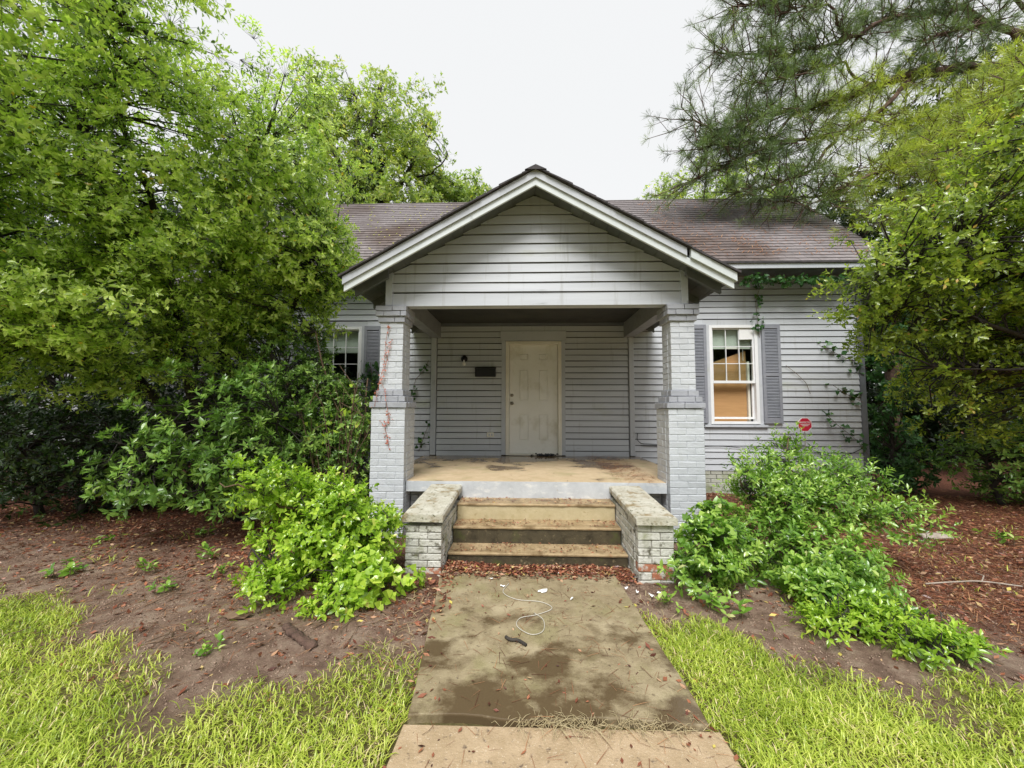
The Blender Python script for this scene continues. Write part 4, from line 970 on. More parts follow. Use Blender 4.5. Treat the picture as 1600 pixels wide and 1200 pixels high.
# litter scraps of white paper
r = random.Random(21)
scr = [(0.15, 3.17, .10, .035, 0.5), (-0.29, 3.37, .03, .02, 0), (-0.18, 3.24, .035, .022, .4), (0.30, 3.50, .038, .03, .1), (0.36, 3.05, .04, .015, .9), (0.83, 3.27, .03, .022, .5), (0.90, 3.20, .045, .02, 1.2), (0.995, 3.15, .03, .05, .3), (1.08, 3.2, .035, .045, 1.1)]
labs = ['long torn white plastic scrap on the path above the cord', 'small white paper scrap at the far left of the path', 'white scrap just above the end of the cord', 'square white scrap at the foot of the steps', 'thin white scrap right of the torn plastic',
        'oval white scrap on the right path edge', 'long white scrap beside the oval one on the right path edge', 'large white leaf-shaped scrap just off the right path edge', 'white leaf-shaped scrap nearest the right brick wall']
for (x, y, a, b_, rz), lb in zip(scr, labs):
    V = []; k = 9
    for i in range(k):
        t = 2 * math.pi * i / k; q = r.uniform(.35, .95); V.append((a * .8 * q * math.cos(t), b_ * .8 * q * math.sin(t), r.uniform(0, .014)))
    V += [(v[0], v[1], v[2] + .0015) for v in V]
    o = pymesh('paper_scrap', V, [tuple(range(k - 1, -1, -1)), tuple(range(k, 2 * k))] + [(i, (i + 1) % k, (i + 1) % k + k, i + k) for i in range(k)], M['paper'], None, loc=(x, y, .026 if x < .8 else .015)); o.rotation_euler = (0, 0, rz)
    tag(o, lb, 'scrap', 'white scraps on the path')

#@@VEG
# ================================================================== VEGETATION
def in_house(P):
    x, y, z = P[:, 0], P[:, 1], P[:, 2]
    return ((y > 6.75) & (x > -5.9) & (x < 6.1) & (z < 4.1)) | ((y > 6.3) & (x > -6.2) & (x < 6.4) & (z < 3.9 + (y - 6.3)) & (z > 3.7) & (y < 9)) | \
        ((x > -1.85) & (x < 2.1) & (y > 4.0) & (z < 4.2)) | ((x > -2.1) & (x < 2.35) & (y > 4.0) & (y < 7) & (z > 2.6) & (z < 4.2)) | ((x > -1.12) & (x < 1.34) & (y > 3.35) & (z < 0.66))
def plant(name, loc, label, cat, group=None):
    return tag(empty(name, (0, 0, 0)), label, cat, group)

# ---- big privet-like evergreen in the left foreground
t = plant('evergreen_tree', 0, 'large multi-stemmed evergreen with glossy yellow-green leaves filling the left foreground', 'tree')
limbs = [[(-4.7, 5.6, 0), (-4.75, 5.5, 1.2), (-4.95, 5.3, 2.4), (-5.2, 4.8, 3.6), (-5.4, 4.3, 4.8)],
         [(-4.55, 5.6, 0), (-4.4, 5.5, 1.3), (-4.25, 5.3, 2.5), (-3.9, 5.1, 3.6), (-3.6, 4.9, 5.0)],
         [(-4.4, 5.55, 1.0), (-3.9, 5.5, 2.1), (-3.3, 5.3, 2.9), (-2.8, 5.1, 3.5)],
         [(-4.8, 5.5, 1.0), (-5.5, 5.0, 2.2), (-6.0, 4.2, 3.2), (-6.1, 3.4, 4.3)],
         [(-4.9, 5.3, 2.4), (-4.6, 4.6, 3.5), (-4.5, 4.0, 4.6), (-4.3, 3.6, 5.4)],
         [(-5.3, 4.4, 4.2), (-5.4, 3.5, 4.6), (-5.3, 2.8, 4.9)]]
limbs_mesh(t, limbs, [(.09, .03), (.085, .025), (.055, .018), (.07, .02), (.05, .015), (.035, .012)], M['bark'], trunk=(0, 1), jit=.04)
B = [(-3.45, 5.3, 2.85, .65, .45, .45), (-4.75, 4.3, 4.5, 1.9, 1.3, 1.5), (-3.25, 4.75, 4.35, .85, .95, 1.5), (-3.0, 5.1, 3.55, .58, .65, .68), (-5.8, 3.8, 3.2, 1.5, 1.1, 1.25), (-4.3, 4.5, 3.25, 1.0, .8, .45), (-5.2, 3.1, 5.1, 2.3, 1.2, 1.5), (-6.6, 3.9, 2.4, 1.3, 1.0, .75), (-4.9, 3.9, 2.6, 1.1, .6, .45), (-4.2, 5.0, 2.8, .8, .5, .4), (-5.0, 4.5, 2.25, .8, .4, .3, .8), (-3.7, 5.2, 2.45, .45, .3, .35), (-5.6, 4.7, 1.9, .8, .4, .35, .7), (-4.5, 5.1, 2.2, .7, .35, .35, .8), (-2.78, 5.2, 3.3, .3, .4, .45, 1.2), (-3.75, 4.6, 2.75, .35, .4, .25)]
foliage(t, 1, B, 2000, .25, 14, .062, M['leaf_big'], nleaf=7, tintbias=.12, limbs=limbs, up=.15, outw=1.5, reject=in_house, surf=.35, twig_r=.004, spread=(35, 80), stem=1.1, tpl=leaf_lo(.46), lump=.3)

# ---- rosette-leaved shrub
t = plant('rosette_shrub', 0, 'rounded evergreen shrub with rosettes of glossy leaves under the big tree at left', 'shrub')
limbs = [[(-3.7, 5.0, 0), (-3.8, 4.9, .8), (-3.9, 4.7, 1.6)], [(-3.75, 5.0, 0), (-4.3, 4.7, .6), (-4.6, 4.4, 1.0)], [(-3.65, 5.0, 0), (-3.2, 4.8, .7), (-3.0, 4.6, 1.4)]]
limbs_mesh(t, limbs, [(.03, .01)] * 3, M['bark'], 'stem', 6)
foliage(t, 2, [(-3.55, 4.35, 1.25, .72, .55, .70), (-3.95, 4.1, .80, .60, .45, .38), (-3.05, 4.5, 1.45, .5, .45, .5), (-3.1, 4.35, .75, .5, .45, .4)], 150, .20, 7, .080, M['leaf_ros'], nleaf=9, limbs=limbs, up=.7, surf=.6, spread=(35, 85), stem=.35, tpl=leaf_lo(.38, .05, .1), twig_r=.004, flat=.8)

# ---- viny shrub before the left window
t = plant('window_shrub', 0, 'tall tangled green shrub with bare brown vines in front of the left window', 'shrub')
limbs = [[(-2.45, 5.2, 0), (-2.4, 5.1, .9), (-2.55, 5.0, 1.7), (-2.8, 5.0, 2.5)], [(-2.4, 5.2, 0), (-2.2, 5.2, 1.0), (-2.2, 5.3, 1.9)], [(-2.5, 5.2, 0), (-2.9, 5.1, 1.0), (-3.2, 5.0, 1.9)]]
limbs_mesh(t, limbs, [(.022, .008)] * 3, M['twig'], 'stem', 6)
foliage(t, 3, [(-3.55, 5.4, 2.4, .55, .4, .5), (-3.3, 5.2, 2.2, .45, .4, .5), (-2.45, 5.3, 1.25, .5, .4, .5), (-2.85, 5.3, 1.75, .35, .35, .35), (-3.0, 5.2, 1.5, .6, .5, .7), (-2.4, 5.2, .8, .5, .4, .7), (-3.1, 5.2, .8, .6, .4, .6)], 350, .2, 9, .055, M['leaf_ros'], nleaf=7, limbs=limbs, surf=.5, reject=in_house, tpl=leaf_lo(.42), twig_r=.003)
rg = np.random.default_rng(9); sp = Soup(); A = np.stack([rg.uniform(-2.75, -2.2, 26), rg.uniform(4.75, 4.95, 26), rg.uniform(.3, .6, 26)], 1); Bq = A + np.stack([rg.normal(-.05, .16, 26), rg.normal(0, .06, 26), rg.uniform(.5, 1.3, 26)], 1); Cq = Bq + np.stack([rg.normal(0, .25, 26), rg.normal(0, .06, 26), rg.uniform(.1, .5, 26)], 1)
sp.segs(A, Bq, .006, .005, 4); sp.segs(Bq, Cq, .005, .003, 4); tag(sp.build('vine_stems', M['twig'], t), kind='stuff')
tp = ivy_leaf(); sp = Soup(); Pv = Bq[rg.integers(0, 26, 60)] + rg.normal(0, .14, (60, 3)); sprigs(sp, rg, Pv, rg.normal(0, .4, (60, 3)) + np.array([.2, -.8, .2]), .075, 1, (60, 80), .2, tp); tag(sp.build('vine_leaves', M['leaf_lime'], t), kind='stuff')

# ---- lime green bush by the left pillar
t = plant('lime_bush', 0, 'bright lime green bush with arching sprays beside the left pillar and low wall', 'bush')
limbs = [[(-1.75, 3.6, 0), (-1.9, 3.4, .5), (-2.3, 3.15, .85), (-2.45, 3.05, .88)], [(-1.7, 3.6, 0), (-1.6, 3.4, .5), (-1.55, 3.3, .95)], [(-1.7, 3.6, 0), (-1.3, 3.5, .4), (-1.15, 3.3, .55)], [(-1.8, 3.5, 0), (-2.1, 3.3, .25), (-2.2, 3.1, .35)], [(-1.6, 3.4, .1), (-1.4, 3.05, .18), (-1.35, 2.82, .05)]]
limbs_mesh(t, limbs, [(.016, .004)] * 5, M['twig'], 'stem', 6)
foliage(t, 4, [(-1.80, 3.4, .55, .36, .3, .28), (-1.58, 3.4, .42, .42, .32, .36), (-2.12, 3.2, .84, .22, .18, .09, 1.4), (-1.36, 3.35, .28, .2, .2, .22), (-1.98, 3.3, .30, .26, .22, .18), (-1.40, 2.93, .07, .10, .18, .08, 2.2), (-1.95, 2.98, .1, .12, .12, .09, 1.8), (-2.34, 3.12, .93, .05, .05, .04, 2)], 200, .12, 8, .052, M['leaf_lime'], nleaf=8, limbs=limbs, up=.45, surf=.5, spread=(40, 75), stem=1.6, tpl=leaf_hi(.5), reject=in_house, twig_r=.003)
t2 = plant('low_vine', 0, 'broad-leaved green vine clump at the foot of the left low wall', 'vine')
foliage(t2, 14, [(-1.36, 3.25, .22, .22, .2, .24), (-1.2, 3.05, .10, .16, .14, .12), (-1.0, 3.25, .07, .08, .12, .08)], 60, .12, 6, .055, M['leaf_lime'], nleaf=4, up=.6, surf=.6, spread=(60, 85), tpl=ivy_leaf(), reject=in_house, twig_r=.003, tintbias=.15)

# ---- sapling and sprawling growth right of the steps
t = plant('sapling', 0, 'upright light green sapling standing before the siding under the red sign', 'sapling')
limbs = [[(2.55, 3.95, 0), (2.56, 3.9, .6), (2.6, 3.9, 1.2)], [(2.55, 3.95, .2), (2.2, 3.9, .6), (2.05, 3.85, .95)], [(2.55, 3.95, .2), (2.9, 3.9, .6), (3.2, 3.85, .85)], [(2.55, 3.9, .1), (3.1, 3.7, .5), (3.6, 3.5, .62)]]
limbs_mesh(t, limbs, [(.014, .004)] * 4, M['twig'], 'stem', 6)
foliage(t, 5, [(2.56, 3.9, .98, .16, .16, .26), (2.5, 3.9, .62, .36, .3, .28), (2.95, 3.85, .62, .4, .3, .22), (3.35, 3.6, .5, .35, .2, .12), (2.15, 3.85, .8, .18, .15, .18), (3.1, 3.85, .85, .2, .15, .12)], 190, .13, 7, .052, M['leaf_weed'], nleaf=8, limbs=limbs, up=.6, surf=.2, spread=(45, 75), stem=2.0, tpl=leaf_lo(.4), twig_r=.003, tintbias=.1)
t = plant('sprawling_bush', 0, 'dense leafy green bush sprawling from the right low wall across the mulch', 'bush')
foliage(t, 6, [(1.55, 3.5, .22, .25, .24, .26), (1.45, 3.3, .15, .22, .18, .18), (2.1, 3.6, .26, .42, .32, .28), (2.5, 3.45, .2, .4, .35, .24), (2.3, 3.05, .12, .3, .28, .15), (2.6, 3.35, .10, .22, .3, .12)], 210, .13, 8, .055, M['leaf_weed'], nleaf=7, up=.6, surf=.35, spread=(50, 80), stem=1.3, tpl=leaf_hi(.44), reject=in_house, twig_r=.003)
t = plant('broad_leaf_weed', 0, 'pale broad-leaved weed growing up against the right brick pillar', 'weed')
foliage(t, 16, [(1.75, 3.7, .42, .18, .12, .22), (1.55, 3.4, .35, .2, .15, .15)], 30, .1, 6, .058, M['leaf_weed'], nleaf=4, up=.6, surf=.4, spread=(60, 85), tpl=ivy_leaf(), reject=in_house, twig_r=.003)
t = plant('trailing_branches', 0, 'leafy branches trailing over the mulch to the lawn at right, some leaves pale', 'branches')
limbs = [[(2.3, 3.1, .1), (2.5, 2.7, .08), (2.7, 2.35, .05)], [(2.5, 3.1, .1), (2.6, 2.7, .1), (2.65, 2.5, .04)], [(2.1, 3.1, .1), (2.2, 2.7, .08), (2.4, 2.4, .05)]]
limbs_mesh(t, limbs, [(.012, .004)] * 3, M['twig'], 'stem', 5)
foliage(t, 7, [(2.25, 2.85, .08, .26, .2, .10), (2.45, 2.6, .06, .28, .18, .08), (2.5, 2.46, .05, .2, .1, .06), (2.05, 2.66, .05, .14, .1, .06)], 110, .10, 7, .05, M['leaf_lime'], nleaf=7, limbs=limbs, up=.5, surf=.3, spread=(50, 80), stem=1.2, tpl=leaf_lo(.42), twig_r=.003, tintbias=-.1)

# ---- right foreground broadleaf
t = plant('leafy_tree', 0, 'broad-leaved yellow-green tree reaching in from the right edge over the roof corner', 'tree')
limbs = [[(7.6, 5.0, 0), (7.3, 5.0, 1.8), (6.6, 4.9, 3.0), (5.4, 4.9, 3.5), (4.7, 5.1, 3.3)], [(7.3, 5.0, 1.8), (6.6, 4.9, 2.2), (5.6, 5.0, 2.7), (4.9, 5.2, 2.9)], [(7.3, 5.0, 2.0), (7.0, 4.7, 3.6), (6.2, 4.6, 4.7)], [(7.3, 5, 1.6), (6.4, 5.0, 2.0), (5.5, 5.3, 2.05)]]
limbs_mesh(t, limbs, [(.12, .02), (.04, .012), (.07, .015), (.03, .01)], M['bark'], trunk=(0,), jit=.03)
foliage(t, 8, [(5.6, 4.8, 3.6, 1.2, .8, .7), (4.75, 5.2, 3.15, .6, .6, .45), (6.1, 4.6, 4.5, .8, .8, .8), (6.6, 5.0, 3.0, 1.3, .8, .7), (5.7, 5.3, 2.5, .9, .5, .4), (5.05, 5.5, 2.5, .3, .3, .3), (7.4, 4.6, 3.8, 1.0, .9, 1.2, .7), (5.3, 5.2, 3.35, .6, .5, .35), (6.6, 5.4, 2.2, 1.0, .5, .5), (5.9, 5.6, 2.0, .5, .4, .35), (7.6, 5.2, 2.6, .9, .6, .8), (6.9, 5.8, 1.5, .9, .4, .6, .7), (8.0, 5.6, 1.6, .8, .5, .8, .7), (6.35, 6.2, 2.0, .3, .3, .8, .7)], 1000, .24, 8, .072, M['leaf_right'], nleaf=6, limbs=limbs, up=.15, outw=1.3, surf=.1, spread=(35, 80), stem=1.3, tpl=leaf_lo(.5), reject=in_house, twig_r=.005, lump=.4)

# ---- pine
t = plant('pine_tree', 0, 'tall pine with drooping needle-covered limbs reaching left over the roof', 'tree')
def PX(x, y, Y): return ((x - 820) / 600 * Y, Y, 1.49 + (637 - y) / 600 * Y)
trunk = [(11.9, 8.6, 0), (11.8, 8.6, 4), (11.6, 8.5, 8), (11.5, 8.4, 13)]
raw = [[(11.6, 8.5, 8.4), (9.6, 8.2, 8.9), (8.3, 8.0, 8.6), (7.3, 8.0, 8.3), (6.55, 7.8, 7.9), (5.7, 7.8, 7.65), (4.9, 7.7, 7.5), (4.0, 7.5, 7.0), (3.35, 7.4, 7.2)],
       [(8.3, 8.0, 8.6), (7.2, 7.8, 7.5), (6.4, 7.7, 7.1), (5.0, 7.6, 6.8), (4.1, 7.5, 6.4), (3.3, 7.5, 6.0)],
       [(11.6, 8.5, 9.6), (9.6, 8.2, 10.2), (7.8, 8.0, 9.9), (6.9, 7.9, 9.3), (5.5, 7.8, 8.9), (3.9, 7.6, 8.8)],
       [(11.7, 8.5, 6.8), (9.6, 8.0, 7.4), (8.2, 7.6, 6.7), (7.0, 7.4, 6.1), (5.9, 7.5, 5.7), (5.0, 7.6, 5.6)],
       [(11.5, 8.4, 11), (9.0, 8.0, 11.4), (7.0, 8.0, 10.8), (5.5, 7.9, 10.2), (4.3, 7.6, 9.8)],
       [(11.7, 8.5, 6.0), (9.8, 7.6, 6.4), (8.4, 7.2, 5.7), (7.2, 7.0, 5.1), (6.4, 7.0, 4.9)],
       [(11.6, 8.5, 9.0), (10.2, 8.0, 9.6), (9.0, 7.8, 9.4), (8.2, 7.7, 9.0)], [(11.6, 8.5, 10.2), (10.0, 8.0, 10.6), (8.8, 7.9, 10.9)], [(11.6, 8.5, 7.8), (10.0, 8.2, 8.0), (8.8, 8.1, 7.6), (7.6, 8.0, 7.5)],
       [(9.6, 8.2, 8.9), (9.4, 7.4, 8.2), (9.0, 6.6, 7.4), (8.2, 6.2, 6.7)], [(9.6, 8.0, 7.4), (8.8, 7.2, 7.0), (8.0, 6.6, 6.3), (7.2, 6.4, 5.6)], [(9.8, 7.6, 6.4), (8.9, 7.0, 5.8), (8.1, 6.6, 5.0)],
       [(6.4, 7.7, 7.1), (5.8, 7.6, 6.3), (5.0, 7.5, 5.9), (4.2, 7.5, 5.75)], [(6.9, 7.9, 9.3), (6.2, 7.6, 9.8), (5.2, 7.5, 9.5)], [(7.3, 8.0, 8.3), (6.6, 7.8, 8.7), (5.4, 7.7, 8.3), (4.4, 7.6, 8.1)], [(5.7, 7.8, 7.65), (4.9, 7.6, 6.9), (4.2, 7.5, 6.9), (3.5, 7.4, 6.6)]]
limbs_mesh(t, [trunk] + raw, [(.26, .15), (.11, .016), (.05, .012), (.07, .015), (.07, .015), (.06, .012), (.05, .012), (.05, .012), (.05, .012), (.06, .012), (.05, .012), (.045, .012), (.04, .012), (.035, .012), (.03, .01), (.03, .01), (.03, .01)], M['pinebark'], trunk=(0,), jit=.05)
rg = np.random.default_rng(31); S = skel_samples([l[1:] for l in raw], .16); n = len(S)
tw = Soup(); tufts = []; td = []
for rep_ in range(6):
    d = norm(rg.normal(0, 1, (n, 3)) * np.array([.8, .7, .7]) + np.array([-.5, -.1, -.1])); L = rg.uniform(.25, .95, n)
    E1 = S + d * L[:, None] * .5; d2 = norm(d + rg.normal(0, .3, (n, 3)) + np.array([0, 0, .1])); E2 = E1 + d2 * L[:, None] * .5
    tw.segs(S, E1, .013, .009, 4); tw.segs(E1, E2, .009, .005, 4)
    tufts.append(E2); td.append(d2); 
    m_ = rg.random(n) < .8; tufts.append(E1[m_]); td.append(norm(d[m_] + rg.normal(0, .4, (m_.sum(), 3))))
    d3 = norm(d + rg.normal(0, .8, (n, 3))); E3 = E1 + d3 * (L * .4)[:, None]; tw.segs(E1, E3, .007, .004, 3); tufts.append(E3); td.append(d3)
tw.build('twigs', M['pinebark'], t)
T = np.concatenate(tufts); D = np.concatenate(td); k = ~in_house(T) ; T, D = T[k], D[k]; nt_ = len(T)
nn = 34; idx = np.repeat(np.arange(nt_), nn); a = norm(D[idx] * .8 + norm(rg.normal(size=(len(idx), 3))) * 1.0 + np.array([0, 0, .12]))
ref = norm(rg.normal(size=a.shape)); s_ = norm(np.cross(a, ref)); nr = np.cross(s_, a); Ln = rg.uniform(.11, .19, len(idx))
Mt = np.stack([s_, a, nr], 2) * Ln[:, None, None]; base = T[idx] - D[idx] * rg.uniform(0, .10, len(idx))[:, None]
ct = rg.random(nt_); side = np.clip(.1 + ct * .45 + np.clip((T[:, 0] - 5.2) / 1.6, 0, 1) * .5 * (T[:, 2] < 8.4) + rg.normal(0, .08, nt_), 0, 1)
sp = Soup(); sp.stamp([(-.011, 0, 0), (.011, 0, 0), (.004, .75, .01), (0, 1, -.03)], [(0, 1, 2, 3)], Mt, base, side[idx]); tag(sp.build('needles', M['needle'], t), kind='stuff')
sp = Soup(); li = rg.random((150, 3)); 
ivy = foliage(t, 33, [(7.35, 7.85, .9, .22, .2, .9), (7.3, 7.85, 2.6, .3, .22, 1.0)], 60, .14, 6, .09, M['ivy'], nleaf=4, tpl=ivy_leaf(), surf=.8, name='ivy', twigs=False)

t2 = plant('dead_trunk', 0, 'dark ivy-clad tree trunk standing just beyond the right corner of the house', 'tree')
limbs_mesh(t2, [[(7.40, 8.0, 0), (7.42, 8.0, 2), (7.55, 8.0, 4), (7.9, 8.1, 6)], [(7.55, 8.0, 4), (8.3, 7.9, 5.2), (9.0, 7.8, 5.9)]], [(.17, .09), (.07, .03)], M['pinebark'], trunk=(0,), jit=.04)
ivy.parent = t2
# ---- trees beyond the house
def bgtree(name, label, base, limbs, rad, blobs, n, cr, per, ll, mat, seed, nleaf=5, **kw):
    t = plant(name, 0, label, 'tree', None)
    limbs_mesh(t, limbs, rad, M['bark'], trunk=(0,), jit=.08)
    foliage(t, seed, blobs, n, cr, per, ll, mat, nleaf=nleaf, limbs=limbs, tpl=leaf_lo(.5), reject=in_house, twig_r=.008, **kw); return t
bgtree('yellowing_tree', 'tall airy yellow-green tree behind the left end of the roof', 0,
       [[(-6.6, 14, 0), (-6.5, 14, 6), (-6.2, 14, 10), (-5.6, 14, 14)], [(-6.3, 14, 8), (-4.8, 14, 10), (-3.6, 14, 12)], [(-6.3, 14, 9), (-7.6, 14, 12), (-8.2, 14, 14)], [(-6.4, 14, 7), (-5.0, 14, 8), (-4.0, 13.8, 8.8)], [(-4.9, 14, 10), (-3.5, 14, 10.4), (-2.9, 13.8, 11)], [(-6.2, 14, 10), (-6.3, 13.5, 13)]],
       [(.30, .08), (.12, .03), (.12, .03), (.10, .03), (.05, .02), (.08, .03)],
       [(-5.6, 14, 12.2, 2.3, 1.6, 2.3), (-7.8, 14, 12.5, 1.8, 1.4, 2.2), (-4.2, 14, 11.2, 1.2, 1.0, 1.5), (-5.2, 13.6, 9.2, 1.5, 1.2, 1.2), (-7.2, 14, 9.5, 1.6, 1.2, 1.2), (-3.9, 13.8, 9.0, .7, .8, .7)], 600, .42, 9, .15, M['leaf_far'], 41, surf=.1, spread=(40, 80), hang=.3, lump=.45, tintbias=-.12)
t = plant('ivy_column', 0, 'dark ivy wrapping the trunk behind the left roof ridge', 'ivy')
foliage(t, 42, [(-6.35, 13.7, 8.2, .55, .5, 2.2), (-5.9, 13.7, 9.8, .5, .45, 1.2), (-6.6, 13.7, 6.5, .8, .5, 1.5)], 130, .28, 9, .14, M['leaf_dark'], nleaf=5, surf=.8, tpl=ivy_leaf(), tintbias=.15)
bgtree('round_tree', 'small rounded grey-green tree rising over the roof left of the porch peak', 0, [[(-2.9, 15, 0), (-2.9, 15, 8), (-2.8, 15, 10.5)], [(-2.9, 15, 8), (-2.0, 15, 9.6)]], [(.16, .04), (.06, .02)],
       [(-2.9, 15, 9.9, 1.2, .9, 1.3), (-2.1, 15, 9.5, .8, .6, 1.1), (-3.8, 15, 9.6, 1.0, .6, 1.2)], 170, .34, 9, .15, M['leaf_far'], 43, surf=.2, lump=.3, tintbias=-.25)
bgtree('far_tree', 'light green tree just showing over the right end of the ridge below the pine', 0, [[(5.2, 14, 0), (5.3, 14, 7), (5.2, 14, 9.2)]], [(.15, .04)],
       [(5.2, 14, 8.8, 1.0, .9, 1.1), (6.4, 14, 8.9, 1.2, .9, 1.3), (8.2, 13.5, 9.0, 1.6, .9, 1.5)], 160, .36, 8, .15, M['leaf_far'], 44, surf=.3, tintbias=-.15)

# ---- dark understorey
def dshrub(name, label, blobs, n, seed, mat='leaf_dark', ll=.09, cat='shrub', stems=((0, 0),), cr=.26, per=9, tb=0.0, group=None):
    t = plant(name, 0, label, cat, group); b0 = blobs[0]
    limbs = [[(b0[0] + dx, b0[1], 0), (b0[0] + dx * 1.5, b0[1], b0[2] * .6), (b0[0] + dx * 2.5 + .1, b0[1], b0[2] * 1.1)] for dx, _ in stems]
    limbs_mesh(t, limbs, [(.05, .02)] * len(limbs), M['bark'], 'stem', 6)
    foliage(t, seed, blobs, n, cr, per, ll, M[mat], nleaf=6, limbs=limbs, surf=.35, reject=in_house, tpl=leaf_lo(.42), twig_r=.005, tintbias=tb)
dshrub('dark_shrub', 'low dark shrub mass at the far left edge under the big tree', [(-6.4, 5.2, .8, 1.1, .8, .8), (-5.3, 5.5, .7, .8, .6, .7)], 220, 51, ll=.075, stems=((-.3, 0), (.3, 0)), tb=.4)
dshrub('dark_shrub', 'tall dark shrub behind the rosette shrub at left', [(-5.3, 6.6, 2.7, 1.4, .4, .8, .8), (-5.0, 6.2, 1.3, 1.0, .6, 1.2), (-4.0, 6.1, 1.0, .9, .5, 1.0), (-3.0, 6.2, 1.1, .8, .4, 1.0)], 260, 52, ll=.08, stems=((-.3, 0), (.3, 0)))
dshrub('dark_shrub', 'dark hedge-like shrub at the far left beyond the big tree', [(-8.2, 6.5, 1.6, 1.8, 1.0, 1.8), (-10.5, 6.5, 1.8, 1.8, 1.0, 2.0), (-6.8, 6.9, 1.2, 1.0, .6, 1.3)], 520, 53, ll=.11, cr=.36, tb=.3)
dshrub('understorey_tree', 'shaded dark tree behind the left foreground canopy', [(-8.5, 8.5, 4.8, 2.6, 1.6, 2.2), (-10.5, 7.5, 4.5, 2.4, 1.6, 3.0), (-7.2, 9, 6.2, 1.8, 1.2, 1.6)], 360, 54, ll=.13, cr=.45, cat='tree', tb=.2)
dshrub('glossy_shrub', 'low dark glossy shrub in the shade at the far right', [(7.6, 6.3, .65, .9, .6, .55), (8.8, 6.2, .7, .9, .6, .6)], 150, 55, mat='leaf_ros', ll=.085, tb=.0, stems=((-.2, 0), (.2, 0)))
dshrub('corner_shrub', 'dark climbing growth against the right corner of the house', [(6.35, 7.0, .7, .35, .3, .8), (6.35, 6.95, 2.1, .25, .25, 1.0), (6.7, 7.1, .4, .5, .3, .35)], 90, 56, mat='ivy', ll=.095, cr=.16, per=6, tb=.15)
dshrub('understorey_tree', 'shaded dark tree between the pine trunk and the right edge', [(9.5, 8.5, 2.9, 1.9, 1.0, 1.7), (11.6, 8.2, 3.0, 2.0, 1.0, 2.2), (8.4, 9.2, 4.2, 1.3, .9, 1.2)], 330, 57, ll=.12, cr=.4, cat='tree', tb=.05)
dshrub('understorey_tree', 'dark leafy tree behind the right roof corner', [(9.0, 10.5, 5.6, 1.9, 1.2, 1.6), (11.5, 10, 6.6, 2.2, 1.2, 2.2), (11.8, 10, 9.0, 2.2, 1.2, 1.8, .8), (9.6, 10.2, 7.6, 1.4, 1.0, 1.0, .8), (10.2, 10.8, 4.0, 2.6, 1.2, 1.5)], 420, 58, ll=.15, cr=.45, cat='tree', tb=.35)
# far-off wood reading as one mass, both sides of the house
wd = plant('distant_wood', 0, 'dark wooded mass closing the view on both sides of the house', 'wood'); wd['kind'] = 'stuff'
rg = np.random.default_rng(61); sp = Soup()
def wood(n, x0, x1, y0, y1, z1, ll):
    P = np.stack([rg.uniform(x0, x1, n), rg.uniform(y0, y1, n), rg.uniform(0, 1, n) ** .9 * z1], 1); P[:, 2] *= (1 - .25 * np.abs(np.sin(P[:, 0] * .9)) * np.abs(np.sin(P[:, 0] * .37 + 1)))
    sprigs(sp, rg, P, rg.normal(size=(n, 3)) + np.array([0, -.4, .5]), ll, 5, (50, 85), 1.0, leaf_lo(.6), up=.4)
wood(5200, -24, -9, 11, 16, 8, .30); wood(5200, 10, 24, 12.5, 17, 8.5, .30); wood(1600, 7.5, 22, 10.8, 12.4, 2.2, .26); wood(1600, -22, -8, 10, 11, 2.4, .26)
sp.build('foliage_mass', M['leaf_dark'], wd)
wd2 = plant('street_wood', 0, 'dark wooded far side of the street mirrored in the window panes', 'wood'); wd2['kind'] = 'stuff'
sp = Soup(); wood(4200, -45, 45, -30, -24, 12, .9); sp.build('foliage_mass', M['leaf_dark'], wd2)
r = random.Random(5); tm = MB()
for i in range(34):
    x = r.choice([r.uniform(-20, -8), r.uniform(9, 22)]); y = r.uniform(10.5, 16); w = r.uniform(.08, .2)
    tm.tube([(x, y, 0), (x + r.uniform(-.3, .3), y, 3), (x + r.uniform(-.6, .6), y, 5.5)], [w, w * .8, w * .4], 7)
tag(tm.build('trunks', M['bark'], wd, True), kind='stuff')

# neighbour's pale wall glimpsed through the left trees
nb = empty('neighbour_house', (0, 0, 0)); tag(nb, 'pale neighbouring house barely glimpsed between the dark stems at left', 'house')
MB().box(-14.5, -7.6, 10.0, 15, 0, 4.8).build('wall', M['farhouse'], nb)
MB().add([(-14.9, 9.6, 4.7), (-7.3, 9.6, 4.7), (-7.3, 12.5, 6.2), (-14.9, 12.5, 6.2), (-14.9, 15.4, 4.7), (-7.3, 15.4, 4.7)], [(0, 1, 2, 3), (3, 2, 5, 4), (0, 3, 4), (1, 5, 2), (0, 4, 5, 1)]).build('roof', M['shingle'], nb)

# ---- climbers
t = plant('eave_vine', 0, 'green creeper hanging under the right eave with one trailing strand', 'vine')
rg = np.random.default_rng(71); sp = Soup(); n = 200
P = np.stack([rg.uniform(3.75, 5.5, n), rg.normal(6.62, .06, n), 3.74 - np.abs(rg.normal(0, .07, n))], 1)
q = 26; P2 = np.stack([4.15 + rg.normal(0, .05, q), np.full(q, 6.85), 3.7 - rg.uniform(0, 1, q) ** 1.4 * .95], 1); P2[:, 1] = 6.9
sprigs(sp, rg, np.concatenate([P, P2]), rg.normal(0, .5, (n + q, 3)) + np.array([0, -.6, -.2]), .055, 3, (50, 85), .8, ivy_leaf()); sp.build('leaves', M['ivy'], t)
MB().tube([(3.7, 6.66, 3.78), (4.2, 6.64, 3.74), (4.9, 6.64, 3.75), (5.6, 6.62, 3.78)], .006, 5).build('stem', M['twig'], t)
MB().tube([(4.15, 6.72, 3.76), (4.13, 6.91, 3.4), (4.18, 6.92, 2.75)], .004, 5).build('stem', M['twig'], t)
